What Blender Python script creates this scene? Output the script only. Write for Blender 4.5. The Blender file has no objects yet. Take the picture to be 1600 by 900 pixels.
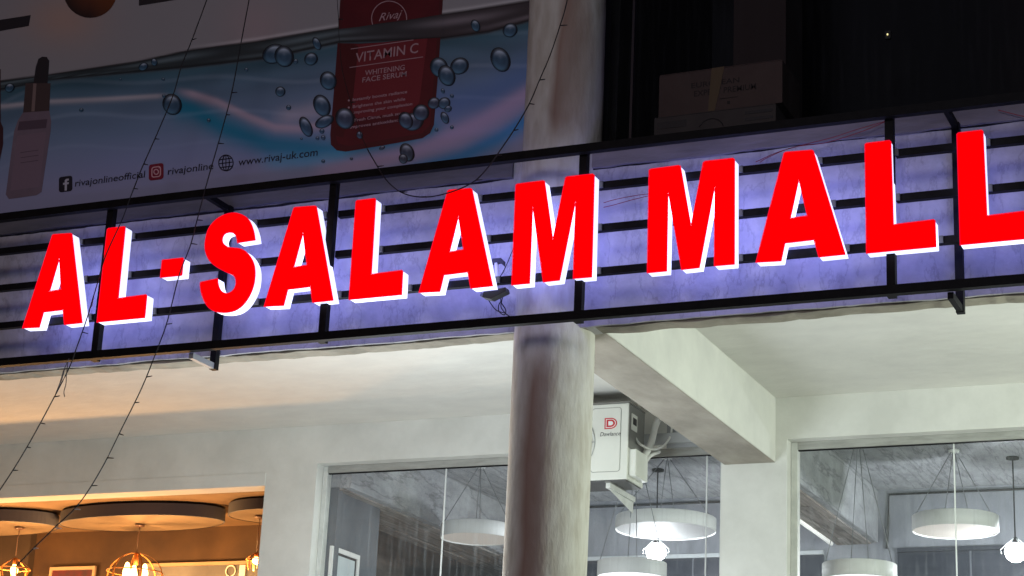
import bpy, bmesh, math, random
import numpy as np
from mathutils import Vector, Matrix
random.seed(7)
SC = bpy.context.scene
COL = SC.collection
PI = math.pi

# ------------------------------------------------------------------ camera
R = np.array([[0.9148062, 0.40128193, 0.04585239],
              [-0.08132034, 0.29419863, -0.95227841],
              [-0.39562182, 0.86742146, 0.30176711]])      # rows: camera right, down, forward
FOC = 3019.9                                              # in pixels of a 1600 wide frame
CAM = np.array([0.0, -10.0, 1.6])
cd = bpy.data.cameras.new('camera'); cam = bpy.data.objects.new('camera', cd); COL.objects.link(cam)
cd.sensor_width = 36; cd.lens = 36 * FOC / 1600; cd.clip_start = .1; cd.clip_end = 500
M3 = Matrix((R[0], -R[1], -R[2])).transposed()
cam.matrix_world = Matrix.Translation(CAM) @ M3.to_4x4()
SC.camera = cam

def ray(x, y): return R.T @ np.array([(x - 800) / FOC, (y - 450) / FOC, 1.])
def PY(x, y, Y): d = ray(x, y); return CAM + d * (Y - CAM[1]) / d[1]
def PZ(x, y, Z): d = ray(x, y); return CAM + d * (Z - CAM[2]) / d[2]
def PX(x, y, X): d = ray(x, y); return CAM + d * (X - CAM[0]) / d[0]
def proj(p):
    q = R @ (np.asarray(p) - CAM); return 800 + FOC * q[0] / q[2], 450 + FOC * q[1] / q[2]

# ------------------------------------------------------------------ world and lights (night)
W = bpy.data.worlds.new('World'); SC.world = W; W.use_nodes = True
nt = W.node_tree; bg = nt.nodes['Background']
sky = nt.nodes.new('ShaderNodeTexSky'); sky.sky_type = 'NISHITA'; sky.sun_disc = False
sky.sun_elevation = math.radians(-4); sky.sun_rotation = math.radians(200)
nt.links.new(sky.outputs[0], bg.inputs[0]); bg.inputs[1].default_value = .03
SC.view_settings.view_transform = 'Standard'; SC.view_settings.look = 'None'
SC.view_settings.exposure = 0; SC.view_settings.gamma = 1

def light(name, kind, loc, energy, color, size=.1, target=None, spread=None, size_y=None):
    l = bpy.data.lights.new(name, kind); l.energy = energy; l.color = color
    if kind == 'AREA':
        l.size = size
        if size_y: l.shape = 'RECTANGLE'; l.size_y = size_y
        if spread: l.spread = spread
    else: l.shadow_soft_size = size
    o = bpy.data.objects.new(name, l); COL.objects.link(o); o.location = loc
    if target is not None:
        o.rotation_euler = (Vector(target) - Vector(loc)).to_track_quat('-Z', 'Y').to_euler()
    return o
# street lamp and added cool fill across the road, and the shopfront lights under the canopy, below the frame
light('unseen_street_light', 'POINT', (-12, -15, 9.5), 380, (1, .45, .30), 1.6)
light('unseen_street_light', 'POINT', (-1, -17, 9), 2150, (.86, .85, 1), 2.2)  # ambient fill added to brighten the front, not a known lamp
light('shopfront_light', 'POINT', (1.5, 1.6, 3.95), 820, (.90, 1, .87), .35)
light('shopfront_light', 'POINT', (-6.1, 1.5, 3.2), 280, (.86, .96, 1), .9)
light('shopfront_light', 'POINT', (-10.6, 1.6, 2.0), 50, (1, .95, .88), .6)

# ------------------------------------------------------------------ materials
MATS = {}
def mat(name, col, rough=.7, col2=None, scale=6., stretch=(1, 1, 1), bump=0., bscale=None, metal=0., spec=.4,
        emit=None, estr=0., contrast=(.35, .65), detail=6., veins=0.):
    if name in MATS: return MATS[name]
    m = bpy.data.materials.new(name); m.use_nodes = True; n = m.node_tree.nodes; L = m.node_tree.links
    b = n['Principled BSDF']; b.inputs['Base Color'].default_value = (*col, 1); b.inputs['Roughness'].default_value = rough
    b.inputs['Metallic'].default_value = metal; b.inputs['Specular IOR Level'].default_value = spec
    if emit: b.inputs['Emission Color'].default_value = (*emit, 1); b.inputs['Emission Strength'].default_value = estr
    if col2 or bump:
        tc = n.new('ShaderNodeTexCoord'); mp = n.new('ShaderNodeMapping'); mp.inputs['Scale'].default_value = stretch
        L.new(tc.outputs['Object'], mp.inputs[0])
    if col2:
        no = n.new('ShaderNodeTexNoise'); no.inputs['Scale'].default_value = scale; no.inputs['Detail'].default_value = detail
        no.inputs['Roughness'].default_value = .62; L.new(mp.outputs[0], no.inputs[0])
        r = n.new('ShaderNodeValToRGB'); r.color_ramp.elements[0].position = contrast[0]; r.color_ramp.elements[1].position = contrast[1]
        r.color_ramp.elements[0].color = (*col, 1); r.color_ramp.elements[1].color = (*col2, 1)
        L.new(no.outputs[0], r.inputs[0]); L.new(r.outputs[0], b.inputs['Base Color'])
    if veins:
        mp2 = n.new('ShaderNodeMapping'); mp2.inputs['Scale'].default_value = (1.9, .16, .8); mp2.inputs['Rotation'].default_value = (0, 0, .25); L.new(tc.outputs['Object'], mp2.inputs[0])
        nv = n.new('ShaderNodeTexNoise'); nv.inputs['Scale'].default_value = 3.2; nv.inputs['Detail'].default_value = 9; nv.inputs['Roughness'].default_value = .6; L.new(mp2.outputs[0], nv.inputs[0])
        rv = n.new('ShaderNodeValToRGB'); rv.color_ramp.elements[0].position = .478; rv.color_ramp.elements[0].color = (1, 1, 1, 1); rv.color_ramp.elements[1].position = .522; rv.color_ramp.elements[1].color = (1, 1, 1, 1)
        ev = rv.color_ramp.elements.new(.5); ev.color = (1 - veins,) * 3 + (1,); L.new(nv.outputs[0], rv.inputs[0])
        mv = n.new('ShaderNodeMixRGB'); mv.blend_type = 'MULTIPLY'; mv.inputs[0].default_value = 1; L.new(r.outputs[0], mv.inputs[1]); L.new(rv.outputs[0], mv.inputs[2]); L.new(mv.outputs[0], b.inputs['Base Color'])
    if bump:
        n2 = n.new('ShaderNodeTexNoise'); n2.inputs['Scale'].default_value = bscale or scale * 4; n2.inputs['Detail'].default_value = 7
        L.new(mp.outputs[0], n2.inputs[0]); bp = n.new('ShaderNodeBump'); bp.inputs['Strength'].default_value = bump
        bp.inputs['Distance'].default_value = .02; L.new(n2.outputs[0], bp.inputs['Height']); L.new(bp.outputs[0], b.inputs['Normal'])
    MATS[name] = m; return m

plaster = mat('white_plaster', (.60, .60, .57), .85, (.70, .70, .67), 2.2, bump=.22, bscale=9)
ceilpl = mat('ceiling_plaster', (.61, .60, .57), .9, (.69, .68, .64), 3.2, stretch=(.8, 1.3, 1), bump=.35, bscale=9, contrast=(.3, .7))
beampl = mat('beam_plaster', (.66, .67, .64), .85, (.72, .73, .70), 3, bump=.15, bscale=10)
fascia = mat('fascia_render', (.31, .305, .31), .85, (.49, .48, .485), 5.5, stretch=(1, 1, .8), bump=.6, bscale=14, contrast=(.22, .66), detail=10, veins=.22)
coping_m = mat('coping_render', (.085, .085, .095), .9, (.15, .145, .155), 3, stretch=(.4, 1, 2), bump=.5, bscale=9)
steel = mat('black_steel', (.004, .004, .005), .6, (.008, .008, .009), 20, spec=.12)
rubber = mat('black_cable', (.008, .008, .01), .5)
redwire = mat('red_wire', (.25, .02, .03), .5)
rough_c = mat('raw_concrete', (.25, .26, .275), .95, (.44, .455, .48), 6, stretch=(1.6, .7, 1.3), bump=.7, bscale=14, contrast=(.25, .72), veins=.38, detail=10)
rough_b = mat('raw_concrete_soffit', (.15, .13, .12), .95, (.36, .33, .30), 3, stretch=(5, .4, 1), bump=.9, bscale=6)
greywall = mat('grey_paint', (.10, .115, .135), .7, (.15, .165, .185), 1.6, bump=.1)
shopwall = mat('shop_wall_grey', (.16, .17, .195), .8, (.27, .285, .315), 2.6, stretch=(1.8, 1, .6), bump=.3, bscale=5, contrast=(.3, .68))
darkwall = mat('dark_panel', (.022, .026, .038), .45, (.045, .05, .065), 3)
frame_m = mat('window_frame_white', (.55, .56, .54), .45, (.66, .67, .64), 9)
frame_g = mat('window_frame_grey', (.30, .30, .28), .5, (.40, .40, .38), 5, stretch=(1, 1, 6))
cafewall = mat('cafe_wall_brown', (.026, .012, .007), .75, (.056, .028, .012), 1.5, bump=.15)
cafeceil = mat('cafe_ceiling', (.10, .06, .032), .8, (.16, .095, .05), 1.2)
discside = mat('disc_side_charcoal', (.055, .058, .078), .6)
discface = mat('disc_face_cream', (.075, .052, .035), .7, (.11, .078, .052), 2)
brass = mat('brass_cage', (.26, .11, .03), .45, metal=.5)
bulbwarm = mat('bulb_warm', (1, .7, .3), emit=(1, .62, .22), estr=9)
bulbwhite = mat('bulb_white', (1, 1, 1), emit=(.93, .97, 1), estr=30)
drum = mat('drum_shade_white', (.70, .72, .71), .55, (.76, .78, .77), 3)
diff_on = mat('diffuser_lit', (.9, .9, .9), emit=(.93, .97, 1), estr=1.6)
diff_dim = mat('diffuser_dim', (.34, .32, .29), emit=(1, .93, .84), estr=.28)
diff_mid = mat('diffuser_half', (.12, .125, .125), emit=(.93, .97, 1), estr=.22)
acwhite = mat('ac_enamel', (.62, .63, .58), .45, (.68, .69, .64), 2)
acgrey = mat('ac_side', (.17, .17, .16), .5, (.22, .22, .205), 3)
blackp = mat('black_plastic', (.01, .01, .012), .5)
redpaint = mat('red_print', (.50, .03, .04), .5)
greyprint = mat('grey_print', (.07, .07, .07), .6)
pipewhite = mat('pipe_insulation', (.58, .59, .56), .8, (.68, .68, .66), 12)
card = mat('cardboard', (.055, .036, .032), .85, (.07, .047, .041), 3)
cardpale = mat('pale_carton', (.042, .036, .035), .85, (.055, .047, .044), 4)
cardink = mat('carton_ink', (.02, .014, .013), .8)
tape_m = mat('packing_tape', (.075, .048, .018), .5)
brownprint = mat('picture_print', (.10, .012, .014), .4, (.03, .02, .03), 4)
asphalt = mat('asphalt', (.045, .045, .047), .9, (.06, .06, .06), 30, bump=.3)
floor_m = mat('tile_floor', (.30, .29, .27), .4, (.36, .35, .33), 3)
led_side = mat('acrylic_return', (.8, .8, .85), .5, emit=(.64, .67, 1.0), estr=1.42)
led_back = mat('letter_back_glow', (.8, .8, .9), .5, emit=(.285, .30, 1.0), estr=5.6)
led_face = mat('red_acrylic_face', (.3, 0, 0), .8, spec=0., emit=(1, 0, .0012), estr=1.05)
tabm = mat('clear_standoff', (.10, .105, .12), .5)

def column_mat():
    m = bpy.data.materials.new('column_render'); m.use_nodes = True; n = m.node_tree.nodes; L = m.node_tree.links
    b = n['Principled BSDF']; b.inputs['Roughness'].default_value = .85
    tc = n.new('ShaderNodeTexCoord'); mp = n.new('ShaderNodeMapping'); mp.inputs['Scale'].default_value = (11, 11, 3.4)
    L.new(tc.outputs['Object'], mp.inputs[0])
    no = n.new('ShaderNodeTexNoise'); no.inputs['Scale'].default_value = 1.6; no.inputs['Detail'].default_value = 8; L.new(mp.outputs[0], no.inputs[0])
    r = n.new('ShaderNodeValToRGB'); e = r.color_ramp.elements
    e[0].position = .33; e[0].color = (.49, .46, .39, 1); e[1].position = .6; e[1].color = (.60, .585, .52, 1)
    L.new(no.outputs[0], r.inputs[0])
    # a broad vertical rust-brown wash down one side, faded out at sign height
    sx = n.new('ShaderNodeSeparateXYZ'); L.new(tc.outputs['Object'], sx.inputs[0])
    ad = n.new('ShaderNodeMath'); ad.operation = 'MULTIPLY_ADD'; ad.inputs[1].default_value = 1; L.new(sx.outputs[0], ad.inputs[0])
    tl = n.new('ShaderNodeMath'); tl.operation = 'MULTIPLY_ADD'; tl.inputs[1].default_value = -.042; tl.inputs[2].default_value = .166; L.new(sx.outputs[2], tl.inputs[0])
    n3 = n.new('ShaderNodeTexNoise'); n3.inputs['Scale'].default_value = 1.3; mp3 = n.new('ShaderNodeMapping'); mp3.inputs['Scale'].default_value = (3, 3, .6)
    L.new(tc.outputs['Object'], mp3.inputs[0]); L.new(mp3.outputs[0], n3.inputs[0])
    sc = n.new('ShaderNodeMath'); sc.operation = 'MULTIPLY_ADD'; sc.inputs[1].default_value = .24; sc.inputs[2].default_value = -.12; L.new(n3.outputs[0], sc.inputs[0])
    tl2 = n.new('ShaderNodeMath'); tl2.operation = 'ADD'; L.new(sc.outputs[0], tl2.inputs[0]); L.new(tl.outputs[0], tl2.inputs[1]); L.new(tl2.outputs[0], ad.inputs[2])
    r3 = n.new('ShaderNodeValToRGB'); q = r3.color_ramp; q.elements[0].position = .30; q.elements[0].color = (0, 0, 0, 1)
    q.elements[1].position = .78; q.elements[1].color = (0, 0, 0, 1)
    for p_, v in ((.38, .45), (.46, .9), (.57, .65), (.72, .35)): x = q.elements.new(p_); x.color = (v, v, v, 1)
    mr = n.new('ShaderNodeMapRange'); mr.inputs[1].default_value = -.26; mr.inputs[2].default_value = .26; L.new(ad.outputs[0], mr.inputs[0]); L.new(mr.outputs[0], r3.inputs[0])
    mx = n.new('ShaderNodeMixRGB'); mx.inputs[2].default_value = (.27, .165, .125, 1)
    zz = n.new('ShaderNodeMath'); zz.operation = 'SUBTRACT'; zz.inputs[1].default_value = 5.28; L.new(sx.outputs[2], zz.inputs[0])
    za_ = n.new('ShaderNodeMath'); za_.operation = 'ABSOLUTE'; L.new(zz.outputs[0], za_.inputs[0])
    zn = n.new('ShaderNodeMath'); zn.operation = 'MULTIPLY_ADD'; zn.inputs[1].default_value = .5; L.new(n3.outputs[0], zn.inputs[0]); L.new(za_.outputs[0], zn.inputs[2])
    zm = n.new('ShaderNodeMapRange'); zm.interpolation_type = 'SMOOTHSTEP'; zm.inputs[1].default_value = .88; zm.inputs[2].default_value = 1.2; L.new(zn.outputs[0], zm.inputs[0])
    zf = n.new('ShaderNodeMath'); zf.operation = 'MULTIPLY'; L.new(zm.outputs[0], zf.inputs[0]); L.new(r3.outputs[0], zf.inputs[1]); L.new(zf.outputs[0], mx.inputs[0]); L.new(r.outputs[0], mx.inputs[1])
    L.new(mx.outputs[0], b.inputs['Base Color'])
    n2 = n.new('ShaderNodeTexNoise'); n2.inputs['Scale'].default_value = 4; n2.inputs['Detail'].default_value = 8; L.new(mp.outputs[0], n2.inputs[0])
    bp = n.new('ShaderNodeBump'); bp.inputs['Strength'].default_value = .4; bp.inputs['Distance'].default_value = .012
    L.new(n2.outputs[0], bp.inputs['Height']); L.new(bp.outputs[0], b.inputs['Normal'])
    return m
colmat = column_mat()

def glass_mat(name, refl, dust):
    m = bpy.data.materials.new(name); m.use_nodes = True; n = m.node_tree.nodes; L = m.node_tree.links
    n.remove(n['Principled BSDF']); out = n['Material Output']
    tr = n.new('ShaderNodeBsdfTransparent'); gl = n.new('ShaderNodeBsdfGlossy'); gl.inputs['Roughness'].default_value = .02
    df = n.new('ShaderNodeBsdfDiffuse'); df.inputs[0].default_value = (.7, .75, .8, 1)
    a = n.new('ShaderNodeMixShader'); a.inputs[0].default_value = refl; L.new(tr.outputs[0], a.inputs[1]); L.new(gl.outputs[0], a.inputs[2])
    tc = n.new('ShaderNodeTexCoord'); mp = n.new('ShaderNodeMapping'); mp.inputs['Scale'].default_value = (14, 1, .8); L.new(tc.outputs['Object'], mp.inputs[0])
    no = n.new('ShaderNodeTexNoise'); no.inputs['Scale'].default_value = 2.2; no.inputs['Detail'].default_value = 8; L.new(mp.outputs[0], no.inputs[0])
    mr = n.new('ShaderNodeMapRange'); mr.inputs[1].default_value = .5; mr.inputs[2].default_value = .8; mr.inputs[3].default_value = dust * .25; mr.inputs[4].default_value = dust
    L.new(no.outputs[0], mr.inputs[0])
    b = n.new('ShaderNodeMixShader'); L.new(mr.outputs[0], b.inputs[0]); L.new(a.outputs[0], b.inputs[1]); L.new(df.outputs[0], b.inputs[2])
    L.new(b.outputs[0], out.inputs[0]); return m
glass = glass_mat('shop_glass', .05, .17)
darkglass = glass_mat('upper_glass', .04, .012)

def vcol_mat(name, rough=.35, spec=.25):
    m = bpy.data.materials.new(name); m.use_nodes = True; n = m.node_tree.nodes; L = m.node_tree.links
    b = n['Principled BSDF']; b.inputs['Roughness'].default_value = rough; b.inputs['Specular IOR Level'].default_value = spec
    a = n.new('ShaderNodeAttribute'); a.attribute_name = 'print'; L.new(a.outputs['Color'], b.inputs['Base Color'])
    tc = n.new('ShaderNodeTexCoord'); no = n.new('ShaderNodeTexNoise'); no.inputs['Scale'].default_value = 2.5; L.new(tc.outputs['Object'], no.inputs[0])
    bp = n.new('ShaderNodeBump'); bp.inputs['Strength'].default_value = .25; bp.inputs['Distance'].default_value = .03
    L.new(no.outputs[0], bp.inputs['Height']); L.new(bp.outputs[0], b.inputs['Normal'])
    return m
printmat = vcol_mat('printed_vinyl')

# ------------------------------------------------------------------ mesh helpers
def link(o, parent=None):
    COL.objects.link(o)
    if parent is not None: o.parent = parent
    return o
def mesh(name, vs, fs, m, parent=None, smooth=False, bevel=0., colors=None):
    me = bpy.data.meshes.new(name); me.from_pydata([tuple(map(float, v)) for v in vs], [], fs)
    if bevel or True:
        bm = bmesh.new(); bm.from_mesh(me)
        if bevel: bmesh.ops.bevel(bm, geom=[e for e in bm.edges], offset=bevel, segments=2, affect='EDGES', profile=.6)
        if colors is None: bmesh.ops.recalc_face_normals(bm, faces=bm.faces)
        bm.to_mesh(me); bm.free()
    for mm in (m if isinstance(m, (list, tuple)) else [m]): me.materials.append(mm)
    if colors is not None:
        a = me.color_attributes.new('print', 'FLOAT_COLOR', 'POINT')
        a.data.foreach_set('color', np.column_stack([colors, np.ones(len(colors))]).astype(np.float32).ravel())
    if smooth:
        for p in me.polygons: p.use_smooth = True
    return link(bpy.data.objects.new(name, me), parent)
def boxdata(x0, x1, y0, y1, z0, z1):
    v = [(x, y, z) for x in (x0, x1) for y in (y0, y1) for z in (z0, z1)]
    return v, [(0, 1, 3, 2), (4, 6, 7, 5), (0, 4, 5, 1), (2, 3, 7, 6), (0, 2, 6, 4), (1, 5, 7, 3)]
def box(name, x0, x1, y0, y1, z0, z1, m, parent=None, bevel=0.):
    v, f = boxdata(x0, x1, y0, y1, z0, z1); return mesh(name, v, f, m, parent, bevel=bevel)
def boxes(name, lst, m, parent=None):
    V, F = [], []
    for b in lst:
        v, f = boxdata(*b); k = len(V); V += v; F += [tuple(i + k for i in q) for q in f]
    return mesh(name, V, F, m, parent)
def prism(name, poly, y0, y1, m, parent=None, bevel=0.):
    """polygon in X,Z extruded along Y"""
    n = len(poly); v = [(x, y0, z) for x, z in poly] + [(x, y1, z) for x, z in poly]
    f = [tuple(range(n)), tuple(range(2 * n - 1, n - 1, -1))] + [(i, (i + 1) % n, (i + 1) % n + n, i + n) for i in range(n)]
    return mesh(name, v, f, m, parent, bevel=bevel)
def tubedata(pts, r, n=6):
    pts = [Vector(p) for p in pts]; V, F = [], []
    for i, p in enumerate(pts):
        t = (pts[min(i + 1, len(pts) - 1)] - pts[max(i - 1, 0)]).normalized()
        a = Vector((0, 0, 1)) if abs(t.z) < .9 else Vector((0, 1, 0))
        u = t.cross(a).normalized(); w = t.cross(u)
        rr = r[i] if isinstance(r, (list, tuple)) else r
        V += [p + (u * math.cos(2 * PI * k / n) + w * math.sin(2 * PI * k / n)) * rr for k in range(n)]
    for i in range(len(pts) - 1):
        F += [(i * n + k, i * n + (k + 1) % n, (i + 1) * n + (k + 1) % n, (i + 1) * n + k) for k in range(n)]
    F += [tuple(range(n))[::-1], tuple(range((len(pts) - 1) * n, len(pts) * n))]
    return V, F
def tube(name, pts, r, m, parent=None, n=6):
    V, F = tubedata(pts, r, n); return mesh(name, V, F, m, parent, smooth=True)
def tubes(name, lst, r, m, parent=None, n=6):
    V, F = [], []
    for pts in lst:
        v, f = tubedata(pts, r, n); k = len(V); V += v; F += [tuple(i + k for i in q) for q in f]
    return mesh(name, V, F, m, parent, smooth=True)
def lathe(name, prof, c, m, parent=None, n=40, sx=1., sy=1., smooth=True):
    V, F = [], []
    for r, z in prof:
        V += [(c[0] + r * sx * math.cos(2 * PI * k / n), c[1] + r * sy * math.sin(2 * PI * k / n), c[2] + z) for k in range(n)]
    for i in range(len(prof) - 1):
        F += [(i * n + k, i * n + (k + 1) % n, (i + 1) * n + (k + 1) % n, (i + 1) * n + k) for k in range(n)]
    o = mesh(name, V, F, m, parent, smooth=smooth); return o
def curve(pts, n=8):
    """Catmull-Rom through points"""
    P = [np.array(p, float) for p in pts]; P = [2 * P[0] - P[1]] + P + [2 * P[-1] - P[-2]]; out = []
    for i in range(1, len(P) - 2):
        for k in range(n):
            t = k / n; a, b, c, d = P[i - 1:i + 3]
            out.append(.5 * ((2 * b) + (-a + c) * t + (2 * a - 5 * b + 4 * c - d) * t * t + (-a + 3 * b - 3 * c + d) * t ** 3))
    out.append(P[-2]); return out
def rrect(cx, cz, w, h, r, n=5):
    pts = []
    for (sx, sz, a0) in ((1, 1, 0), (-1, 1, 90), (-1, -1, 180), (1, -1, 270)):
        for k in range(n + 1):
            a = math.radians(a0 + 90 * k / n); pts.append((cx + sx * (w / 2 - r) + r * math.cos(a), cz + sz * (h / 2 - r) + r * math.sin(a)))
    return pts
def thing(name, label, cat, loc=(0, 0, 0), group=None):
    o = bpy.data.objects.new(name, None); COL.objects.link(o); o.location = loc; o.empty_display_size = .1
    o['label'] = label; o['category'] = cat
    if group: o['group'] = group
    return o
def rehome(root, loc):
    """put the thing's Empty at its base while its parts stay where they were built"""
    root.location = loc
    for c in root.children: c.matrix_parent_inverse = Matrix.Translation(-Vector(loc))
    return root
def tag(o, label, cat, group=None):
    o['label'] = label; o['category'] = cat
    if group: o['group'] = group
    return o
def struct(o): o['kind'] = 'structure'; return o
def stuff(o): o['kind'] = 'stuff'; return o
def textmesh(name, s, m, origin, xdir, zdir, width=None, height=.05, thick=.0012, parent=None, bold=0., shear=0., spacing=1.):
    """flat lettering: left end of the baseline at origin, running along xdir; height = cap height"""
    cu = bpy.data.curves.new(name, 'FONT'); cu.body = s; cu.size = 1; cu.offset = bold; cu.shear = shear; cu.space_character = spacing
    cu.extrude = 0; cu.resolution_u = 3
    tmp = bpy.data.objects.new('tmp', cu); COL.objects.link(tmp)
    dg = bpy.context.evaluated_depsgraph_get(); me = bpy.data.meshes.new_from_object(tmp.evaluated_get(dg))
    bpy.data.objects.remove(tmp); bpy.data.curves.remove(cu)
    co = np.zeros(len(me.vertices) * 3); me.vertices.foreach_get('co', co); co = co.reshape(-1, 3)
    x0, x1 = co[:, 0].min(), co[:, 0].max(); sx = (width / (x1 - x0)) if width else height / .69
    sz = height / .69
    xd, zd = np.array(xdir, float), np.array(zdir, float); nd = np.cross(xd, zd)
    new = np.array(origin)[None] + (co[:, :1] - x0) * sx * xd + co[:, 1:2] * sz * zd
    me.vertices.foreach_set('co', new.ravel()); me.materials.clear(); me.materials.append(m); me.name = name
    o = link(bpy.data.objects.new(name, me), parent)
    return o
FX, FZ = (1, 0, 0), (0, 0, 1)

# ================================================================== THE SETTING
YF0, YF1 = .38, .545          # fascia beam
ZB, ZC = 4.925, 5.44         # underside of beams, canopy ceiling
YW = 4.20                    # shopfront wall
ZT = 6.10                    # top of the fascia
XL, XR = -17., 2.5

struct(box('ground', -60, 60, -60, 60, -.3, 0, asphalt))
struct(box('pavement', -30, 12, -1.2, YW, .004, .14, floor_m))
struct(box('shop_floor', -30, 12, YW, 12, .004, .16, floor_m))

# fascia beam: the face is one rendered sheet with slightly uneven edges
def wobble_strip(name, x0, x1, zlo, zhi, y0, y1, m, amp_lo, amp_hi, step=.06, seed=1, parent=None):
    rnd = random.Random(seed); n = int((x1 - x0) / step); lo, hi = [], []; a = b = 0
    for i in range(n + 1):
        a = a * .8 + rnd.uniform(-1, 1) * amp_lo * .75; b = b * .8 + rnd.uniform(-1, 1) * amp_hi * .6
        x = x0 + (x1 - x0) * i / n; lo.append((x, zlo + a)); hi.append((x, zhi + b))
    V, F = [], []
    for (x, zl), (_, zh) in zip(lo, hi): V += [(x, y0, zl), (x, y0, zh), (x, y1, zl), (x, y1, zh)]
    for i in range(n):
        k = 4 * i; F += [(k, k + 4, k + 5, k + 1), (k + 2, k + 3, k + 7, k + 6), (k, k + 2, k + 6, k + 4), (k + 1, k + 5, k + 7, k + 3)]
    F += [(0, 1, 3, 2), (4 * n, 4 * n + 2, 4 * n + 3, 4 * n + 1)]
    return mesh(name, V, F, m, parent)
fb = struct(wobble_strip('fascia_beam', XL, XR, ZB, ZT - .01, YF0, YF1, fascia, .004, 0, seed=3))
wobble_strip('coping', XL, -4.76, 5.945, ZT, YF0 - .03, YF1 + .002, coping_m, .006, 0, seed=5, parent=fb)
wobble_strip('coping', -4.22, XR, 5.945, ZT - .004, YF0 - .028, YF1 + .002, mat('coping_render_pale', (.15, .14, .15), .9, (.26, .24, .26), 3, stretch=(.4, 1, 2), bump=.4), .006, 0, seed=8, parent=fb)
for k, (a_, b_) in enumerate(((XL, -4.76), (-4.22, XR))):
    wobble_strip('crack_line', a_, b_, 5.936, 5.943, YF0 - .004, YF0 + .002, mat('crack_dark', (.012, .012, .016), .9), .005, .005, seed=20 + k, parent=fb)
# rough render drips left on the underside edge
wobble_strip('render_edge', XL, XR, ZB - .012, ZB + .006, YF0 + .025, YF1 - .004, mat('render_edge_beige', (.20, .18, .145), .9, (.34, .31, .255), 3, bump=.8, bscale=9), .006, 0, step=.05, seed=11, parent=fb)

struct(box('canopy_ceiling', XL, XR, YF1, YW, ZC, ZC + .15, ceilpl))
XB0, XB1 = -4.58, -4.165
struct(box('cross_beam', XB0, XB1, YF1 + .001, YW + .002, ZB + .004, ZC + .002, mat('cross_beam_plaster', (.60, .60, .57), .85, (.68, .68, .64), 2.5, bump=.2, bscale=8), bevel=.006))

box('soffit_strip', XB0 + .004, XB1 - .004, YF1 + .01, YW - .001, ZB - .001, ZB + .003, mat('soffit_brown', (.27, .245, .21), .9, (.37, .34, .295), 2.6, stretch=(1.5, .8, 1), bump=.4, bscale=9), bpy.data.objects['cross_beam'])  # darker brown strip covering the underside of the cross beam

# shopfront wall with three openings
XO = -8.74; XM0, XM1 = -8.235, -4.60; XR0 = -4.075; ZH = 5.105; ZO = 4.93; TW = .20
wall = struct(boxes('shopfront_wall', [
    (XL, XR, YW, YW + TW, ZH, ZC + .3), (XL, XM0, YW, YW + TW, ZO, ZH), (XO, XM0, YW, YW + TW, .1, ZO),
    (XM1, XR0, YW, YW + TW, .1, ZH)], plaster))
# thin rendered band over the cafe opening, a few mm proud (the fine line in the plaster)
box('plaster_band', XL, XO + .0, YW - .006, YW + .001, ZO + .002, 5.045, plaster, wall)
box('plaster_band', XL, XM0 + .002, YW + TW, YW + TW + .01, ZO, 5.9, cafewall, wall)

# column, round, running through the canopy
cx, cy = -4.487, .50
colo = thing('round_column', 'tall round plastered column with rust brown streaks rising through the sign to the upper storey', 'column', (cx, cy, .14))
def column_part():
    n = 56; zs = np.linspace(0, 8.4, 60); V, F = [], []; rnd = random.Random(2)
    for i, z in enumerate(zs):
        for k in range(n):
            a = 2 * PI * k / n
            r = .250 + .0022 * math.sin(3 * a + z * 1.3) + .0018 * math.sin(7 * a - z * 2.1) + rnd.uniform(-.0008, .0008)
            V.append((r * math.cos(a), r * math.sin(a), z))
    for i in range(len(zs) - 1):
        F += [(i * n + k, i * n + (k + 1) % n, (i + 1) * n + (k + 1) % n, (i + 1) * n + k) for k in range(n)]
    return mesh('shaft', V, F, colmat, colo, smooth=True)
column_part()
box('plinth', -.32, .32, -.32, .32, 0, .12, plaster, colo)

# ---------------- upper storey
struct(box('upper_slab', XL, XR, YF1, 9, 5.86, 6.0, mat('slab_concrete', (.2, .2, .2), .9, (.3, .3, .3), 4)))
struct(box('upper_wall', XL, -4.50, .66, .8, 6.0, 11, mat('upper_plaster', (.3, .3, .3), .9, (.36, .36, .36), 3)))
uw = thing('dark_upper_window', 'black unlit window band above the ledge at the upper right', 'window', (-4.3, .62, 6.1))
mesh('pane', [(.05, 0, 0), (4.0, 0, 0), (4.0, 0, 3.4), (.05, 0, 3.4)], [(0, 1, 2, 3)], darkglass, uw)
box('jamb', -.02, .045, -.02, .06, 0, 3.4, mat('dark_aluminium', (.012, .012, .018), .4), uw)
box('sill', .046, 4.0, -.1, .06, -.02, .0, mat('dark_sill', (.02, .02, .024), .8), uw)
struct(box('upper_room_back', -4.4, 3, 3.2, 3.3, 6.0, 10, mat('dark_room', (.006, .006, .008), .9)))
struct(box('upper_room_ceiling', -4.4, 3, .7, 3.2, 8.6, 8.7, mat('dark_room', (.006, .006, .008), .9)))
# dim pillar behind the cartons
box('mullion', .222, .238, -.012, .03, 0.0, 3.4, mat('dark_aluminium', (.012, .012, .018), .4), uw)
p0 = PY(1147, 0, 1.3); p1 = PY(1228, 0, 1.3)
tag(box('room_pillar', p0[0], p1[0], 1.3, 1.7, 6.0, 9, mat('dim_pillar', (.024, .016, .016), .9)), 'dim brown pillar inside the dark upper window behind the cartons', 'pillar')

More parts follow.
